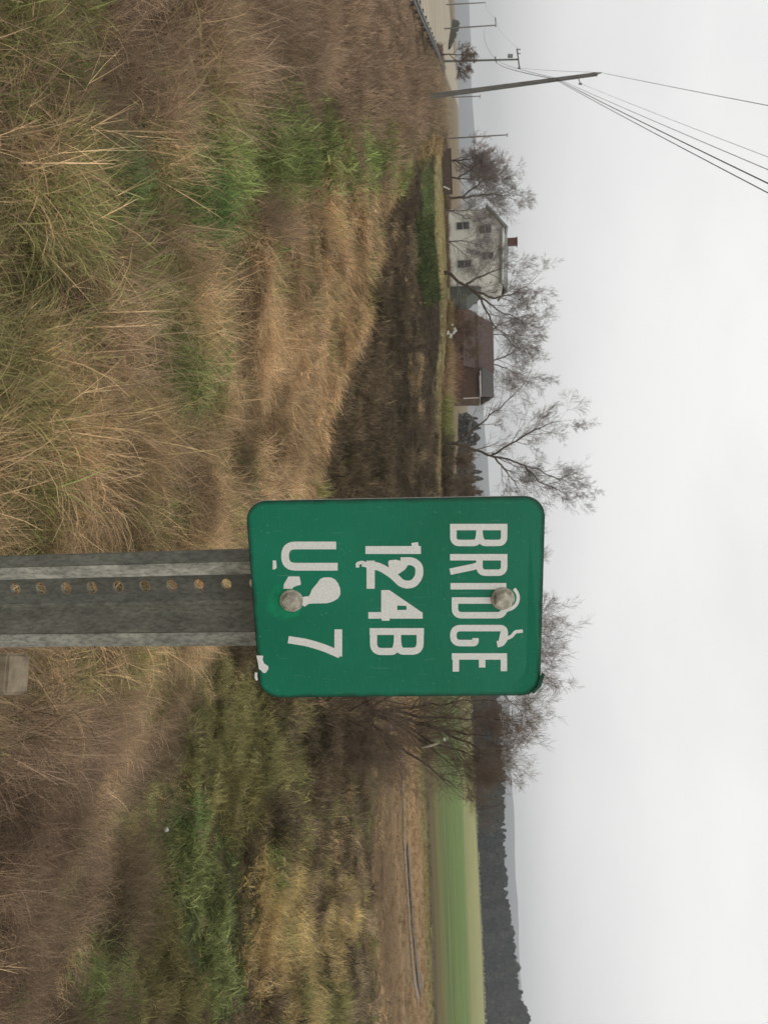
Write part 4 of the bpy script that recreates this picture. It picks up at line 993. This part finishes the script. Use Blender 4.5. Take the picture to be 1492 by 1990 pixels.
wire(at(154,1090,48), at(118,967,104.8), .5, .014, 'second wire from the biggest pole down to the crossarm pole')
wire(at(96,1009,105), at(36,964,165), .8, .014, 'thin wire between the crossarm pole and the distant crossarm pole')
wire(at(117,964,104.8), at(51,944,165), .9, .022, 'low thick wire between the crossarm pole and the distant crossarm pole')
wire(at(36,964,165), at(4,944,224), .8, .018, 'thin wire between the two farthest left poles')

# ------------------------------------------------------------------ guardrail and roadside
M_RAIL = simple('dull_guardrail_steel', (.10,.10,.10), (.26,.26,.25), 1.5, .5, .4)
M_RPOST = simple('dark_guardrail_post', (.03,.027,.024), (.06,.055,.05), 5, .9)
def rail(name, P0, P1, N_, label, hgt=.72, parts=True):
    P0 = np.asarray(P0); P1 = np.asarray(P1); g0 = float(ground(*P0)); o = empty(name, (P0[0], P0[1], g0)); tag(o, label, 'guardrail')
    dv = (P1-P0)/np.linalg.norm(P1-P0); nv = np.array([dv[1], -dv[0]])
    profz = [(-.155, 0), (-.11, .05), (-.06, .05), (-.02, 0), (.02, 0), (.06, .05), (.11, .05), (.155, 0)]
    V, Fq = [], []
    S_ = 24
    for i in range(S_+1):
        p = P0+(P1-P0)*i/S_; g = float(ground(p[0], p[1], False))
        for (zz, oo) in profz: V.append((p[0]-P0[0]+nv[0]*oo, p[1]-P0[1]+nv[1]*oo, g-g0+hgt-.155+zz))
    k_ = len(profz)
    for i in range(S_):
        for j in range(k_-1): Fq.append((i*k_+j, (i+1)*k_+j, (i+1)*k_+j+1, i*k_+j+1))
    link('rail', np_mesh('rail', np.array(V), np.array(Fq), M_RAIL, True), None, o)
    me_ = None
    for i in range(N_):
        p = P0+(P1-P0)*(i+.5)/N_; g = float(ground(p[0], p[1], False)); bm = bmesh.new(); box(bm, (0, 0, 0), (.15, .2, hgt+.1))
        if me_ is None: q = from_bm('post', bm, M_RPOST, o); me_ = q.data
        else: bm.free(); q = bpy.data.objects.new('post', me_); COL.objects.link(q); q.parent = o
        q.location = (p[0]-P0[0]-nv[0]*.16, p[1]-P0[1]-nv[1]*.16, g-g0+(hgt+.1)/2-.1); q.rotation_euler = (0, 0, math.atan2(dv[1], dv[0]))
rail('guardrail', RA-RDIR*6-RN*.9, RB+RDIR*8-RN*.9, 24, 'dark steel guardrail along the near edge of the pale road')
bm = bmesh.new(); bmesh.ops.create_grid(bm, x_segments=40, y_segments=8, size=1)
ha_, hb_ = at(40, 879, 600), at(93, 869, 230); hd_ = (hb_-ha_)
for v in bm.verts:
    a_ = (v.co.x+1)/2; ang_ = (v.co.y+1)/2*math.pi; g_ = float(ground(ha_[0]+hd_[0]*a_, ha_[1]+hd_[1]*a_))-.2; top_ = 6.2-4.2*a_; nn_ = .75+.5*float(vnoise(a_*22, ang_*1.7, 4))
    v.co = Vector((hd_[0]*a_+math.cos(ang_)*1.2*nn_, hd_[1]*a_-math.cos(ang_)*.6, g_-float(ha_[2])+max(0, math.sin(ang_))*top_*nn_*math.sin(math.pi*min(1, max(0, a_*.94+.03)))**.3))
hg = from_bm('roadside_hedge', bm, simple('dark_hedge', lin((52,54,40)), lin((82,80,62)), 2.5, .95, .05, .8, dist=.3), None, True); hg.location = ha_; tag(hg, 'dark low hedge curving along the far side of the pale road', 'hedge')

# litter
def scrap(name, U_, H_, size, label, n=7, lift=.05, y=None, cat='litter', rot=(0, 0, 0), asp=(1, 1, 1)):
    p = hit(U_, H_) if y is None else at(U_, H_, y)
    bm = bmesh.new(); bmesh.ops.create_icosphere(bm, subdivisions=2, radius=size)
    for v in bm.verts:
        q = v.co.normalized(); f_ = .75+.5*float(vnoise(q.x*3+5, q.y*3+q.z*2, int(U_))); v.co = Vector((v.co.x*asp[0]*f_, v.co.y*asp[1]*f_, v.co.z*asp[2]*f_))
    o = from_bm(name, bm, M_WHITE if cat != 'stone' else simple('bluish_stone', lin((70,74,82)), lin((104,106,112)), 30, .8), None)
    o.location = (p[0], p[1], p[2]+lift); o.rotation_euler = rot; tag(o, label, cat)
scrap('litter_scrap', 1612, 308, .035, 'small white scrap lying in the weeds of the lower right slope', lift=.12)
scrap('litter_scrap', 1411, 759, .085, 'white scrap caught low in the dark bush right of the sign', lift=0, y=36.5, asp=(1.6, .5, .7), rot=(0, -.7, 0))
scrap('litter_scrap', 1437, 863, .07, 'white scrap caught high in the dark bush right of the sign', lift=0, y=36.5, asp=(1.2, .5, .9))
sc_a, sc_b = at(1453, 820, 36.6), at(1444, 852, 36.5)
o = poly_tube('peeled_branch', [np.zeros(3), (sc_b-sc_a)*.5+np.array([.02, 0, 0]), sc_b-sc_a], [.03, .06, .045], simple('peeled_pale_wood', lin((168,156,134)), lin((198,188,168)), 9, .8), None, 6); o.location = sc_a
tag(o, 'pale broken branch hanging in the dark bush right of the sign', 'branch')
scrap('stone', 334, 222, .10, 'bluish stone half hidden in the green tuft at lower left', lift=-.02, cat='stone', asp=(.9, 1.3, .7))

# ------------------------------------------------------------------ creek in the right-hand field
def strip(name, pts, w, mat, lift=.03):
    V, Fq = [], []
    P = []
    for a_, b_ in zip(pts[:-1], pts[1:]):
        for t_ in np.linspace(0, 1, 16, endpoint=False): P.append(a_+(b_-a_)*t_)
    P.append(pts[-1]); P = np.array(P)
    for i, p in enumerate(P):
        d = P[min(i+1, len(P)-1)]-P[max(i-1, 0)]; d = d[:2]/np.linalg.norm(d[:2]); nn = np.array([-d[1], d[0]])
        for s_ in (-.5, .5):
            q = p[:2]+nn*s_*w; V.append((q[0], q[1], float(ground(q[0], q[1]))+lift))
    for i in range(len(P)-1): Fq.append((2*i, 2*i+2, 2*i+3, 2*i+1))
    return link(name, np_mesh(name, np.array(V), np.array(Fq), mat))
cp = [at_z(1380, 778, -5.98), at_z(1640, 784, -5.98), at_z(1800, 794, -5.98), at_z(1900, 803, -5.98), at_z(1945, 812, -5.98)]
m = simple('muddy_track', lin((120,110,98)), lin((140,128,114)), 1.0, .8); o = strip('track', [p for p in cp], 0.9, m, .05); tag(o, kind='structure')
cp2 = [at_z(1640, 790, -5.98), at_z(1800, 801, -5.98), at_z(1900, 811, -5.98), at_z(1925, 818, -5.98)]
m = simple('ditch_mud', lin((92,84,74)), lin((112,102,90)), 1.0, .8); o = strip('ditch_bed', cp2, 1.3, m, .10); tag(o, kind='structure')

# ------------------------------------------------------------------ distant wood and hills
M_WOODF = plant_mat('distant_foliage', .1)
WSRC = bpy.data.collections.new('wood_sources')
def crown(name, kind, seed):
    r = np.random.RandomState(seed); n = 420; V, Fq, B = [], [], []
    for i in range(n):
        t_ = r.rand()
        if kind == 'fir': rr_0 = (1-t_)*.26+.02; zz = .1+.9*t_
        else: zz = .2+.8*t_; rr_0 = .34*math.sin(math.pi*min(1, .12+t_*.88))+.03
        a_ = r.uniform(0, 6.28); q = rr_0*r.uniform(.6, 1); c_ = np.array([math.cos(a_)*q, math.sin(a_)*q, zz]); s_ = r.uniform(.025, .06)*(.7 if kind == 'fir' else 1)
        u_ = r.normal(0, 1, 3); u_ /= np.linalg.norm(u_); v_ = np.cross(u_, r.normal(0, 1, 3)); v_ /= np.linalg.norm(v_); br = r.uniform(.6, 1.3)
        i0 = len(V)
        for sx, sy in ((-1, -1), (1, -1), (1, 1), (-1, 1)): V.append(c_+u_*s_*sx+v_*s_*sy); B.append(br)
        Fq.append((i0, i0+1, i0+2, i0+3))
    i0 = len(V)
    for (dx_, dy_) in ((-.015, 0), (.015, 0)): V += [np.array([dx_, 0, 0]), np.array([dx_*.4, 0, .7])]; B += [.5, .5]
    Fq.append((i0, i0+2, i0+3, i0+1))
    me_ = np_mesh(name, np.array(V), np.array(Fq), M_WOODF); B = np.array(B); point_attr(me_, 'blade', 'FLOAT_COLOR', np.stack([B, B, B, np.ones_like(B)], 1).astype(np.float32))
    WSRC.objects.link(bpy.data.objects.new(name, me_))
for i, kd in enumerate(('fir', 'fir', 'round', 'round', 'fir')): crown('w%d_%s' % (i, kd), kd, 90+i)
def wood(name, edge, rows, gap, hfun, cols, label, seed):
    r = np.random.RandomState(seed); P, S_, C_, I_ = [], [], [], []
    E_ = [np.array(e) for e in edge]
    for a_, b_ in zip(E_[:-1], E_[1:]):
        L_ = np.linalg.norm(b_-a_); 
        for k_ in range(int(L_/gap)):
            for row in range(rows):
                p = a_+(b_-a_)*((k_+r.rand())*gap/L_); rr_0 = math.hypot(p[0], p[1]); q = p*(1+(row*gap*1.0+r.rand()*gap)/rr_0)
                Uq = proj(np.array([q[0], q[1], -5]))[0]
                P.append((q[0], q[1], float(ground(q[0], q[1]))+row*gap*.04-.5)); S_.append(float(hfun(Uq))*r.choice([r.uniform(.5, .8), r.uniform(.8, 1.12)])); I_.append(r.randint(0, 5)); t_ = r.rand()
                ca, cb = np.array(lin(cols[0])), np.array(lin(cols[1])); C_.append(np.append(ca+(cb-ca)*t_, 1))
    me_ = bpy.data.meshes.new(name); me_.vertices.add(len(P)); me_.vertices.foreach_set('co', np.array(P, np.float32).ravel()); n_ = len(P)
    point_attr(me_, 'vi', 'INT', np.array(I_, np.int32)); point_attr(me_, 'scl', 'FLOAT', np.array(S_, np.float32))
    point_attr(me_, 'rot', 'FLOAT_VECTOR', np.stack([np.zeros(n_), np.zeros(n_), r.uniform(0, 6.28, n_)], 1).astype(np.float32)); point_attr(me_, 'tint', 'FLOAT_COLOR', np.array(C_, np.float32))
    o = instancer(me_, name, WSRC); tag(o, label, 'wood', kind='stuff')
def gp(U_, y): p = at(U_, 930, y); return (p[0], y)
wood('distant_wood', [gp(1180, 430), gp(1400, 500), gp(1600, 600), gp(1800, 700), gp(2200, 800)], 7, 6.5,
     lambda u: np.interp(u, [1150, 1400, 1500, 1700, 1790, 1900, 2000, 2200], [14, 17, 19, 20, 24, 31, 38, 42]), ((28,38,34), (80,84,72)), 'dark grey wood along the far edge of the green field', 5)
wood('hedgerow_wood', [gp(575, 260), gp(800, 240), gp(980, 200), gp(1180, 260)], 4, 4.5,
     lambda u: np.interp(u, [560, 780, 960, 1180], [6.0, 6.0, 6.5, 7.5]), ((98,98,94), (128,124,116)), 'grey line of woodland behind the barn and the leaning tree', 6)  # tints lightened to paint in the haze at this distance
# hills: one ridge sheet each, real distance and height
def hills(name, y0, prof_, depth, c1, c2, seed):
    us = np.linspace(-700, 2700, 240); V = []; rows = 8
    for j in range(rows):
        f_ = j/(rows-1)
        for u_ in us:
            h_ = np.interp(u_, [p[0] for p in prof_], [p[1] for p in prof_])+(fbm(u_*.012, 0*u_+seed, seed)-.5)*6
            yy_ = y0+f_*depth; top = at(u_, h_, y0+depth); bot = at(u_, 900, yy_)
            s_ = math.sin(f_*math.pi/2)**.8
            V.append((bot[0], yy_, -9+(top[2]+9)*s_+(fbm(bot[0]*.004, yy_*.004, seed+3)-.5)*8*f_))
    n_ = len(us); Fq = [(j*n_+i, j*n_+i+1, (j+1)*n_+i+1, (j+1)*n_+i) for j in range(rows-1) for i in range(n_-1)]
    m = simple(name+'_woodland', c1, c2, .01, .95, .05, 0); o = link(name, np_mesh(name, np.array(V), np.array(Fq), m, True)); tag(o, kind='structure')
hills('distant_hills', 4200, [(-700, 880), (0, 912), (110, 914), (190, 918), (260, 921), (330, 925), (600, 928), (960, 950), (1150, 965), (1300, 980), (1450, 992), (1560, 997), (1700, 1000), (1800, 1006), (1880, 1010), (1990, 1016), (2700, 1050)], 1200, lin((62,70,64)), lin((84,88,82)), 4)

# ------------------------------------------------------------------ haze
bm = bmesh.new(); box(bm, (0, 2900, 110-10), (12000, 6800, 340)); 
for v in bm.verts:
    if v.co.z < 0: v.co.z = -14
mh = bpy.data.materials.new('haze_air'); mh.use_nodes = True; nn = mh.node_tree.nodes; nn.clear(); ho = nn.new('ShaderNodeOutputMaterial'); pv = nn.new('ShaderNodeVolumePrincipled')
pv.inputs['Density'].default_value = 0.00024; pv.inputs['Color'].default_value = (.93, .955, 1.0, 1); pv.inputs['Anisotropy'].default_value = 0.0
mh.node_tree.links.new(pv.outputs[0], ho.inputs['Volume'])
hz = from_bm('haze', bm, mh); tag(hz, 'pale haze thinning the view towards the distant hills', 'haze', kind='stuff')
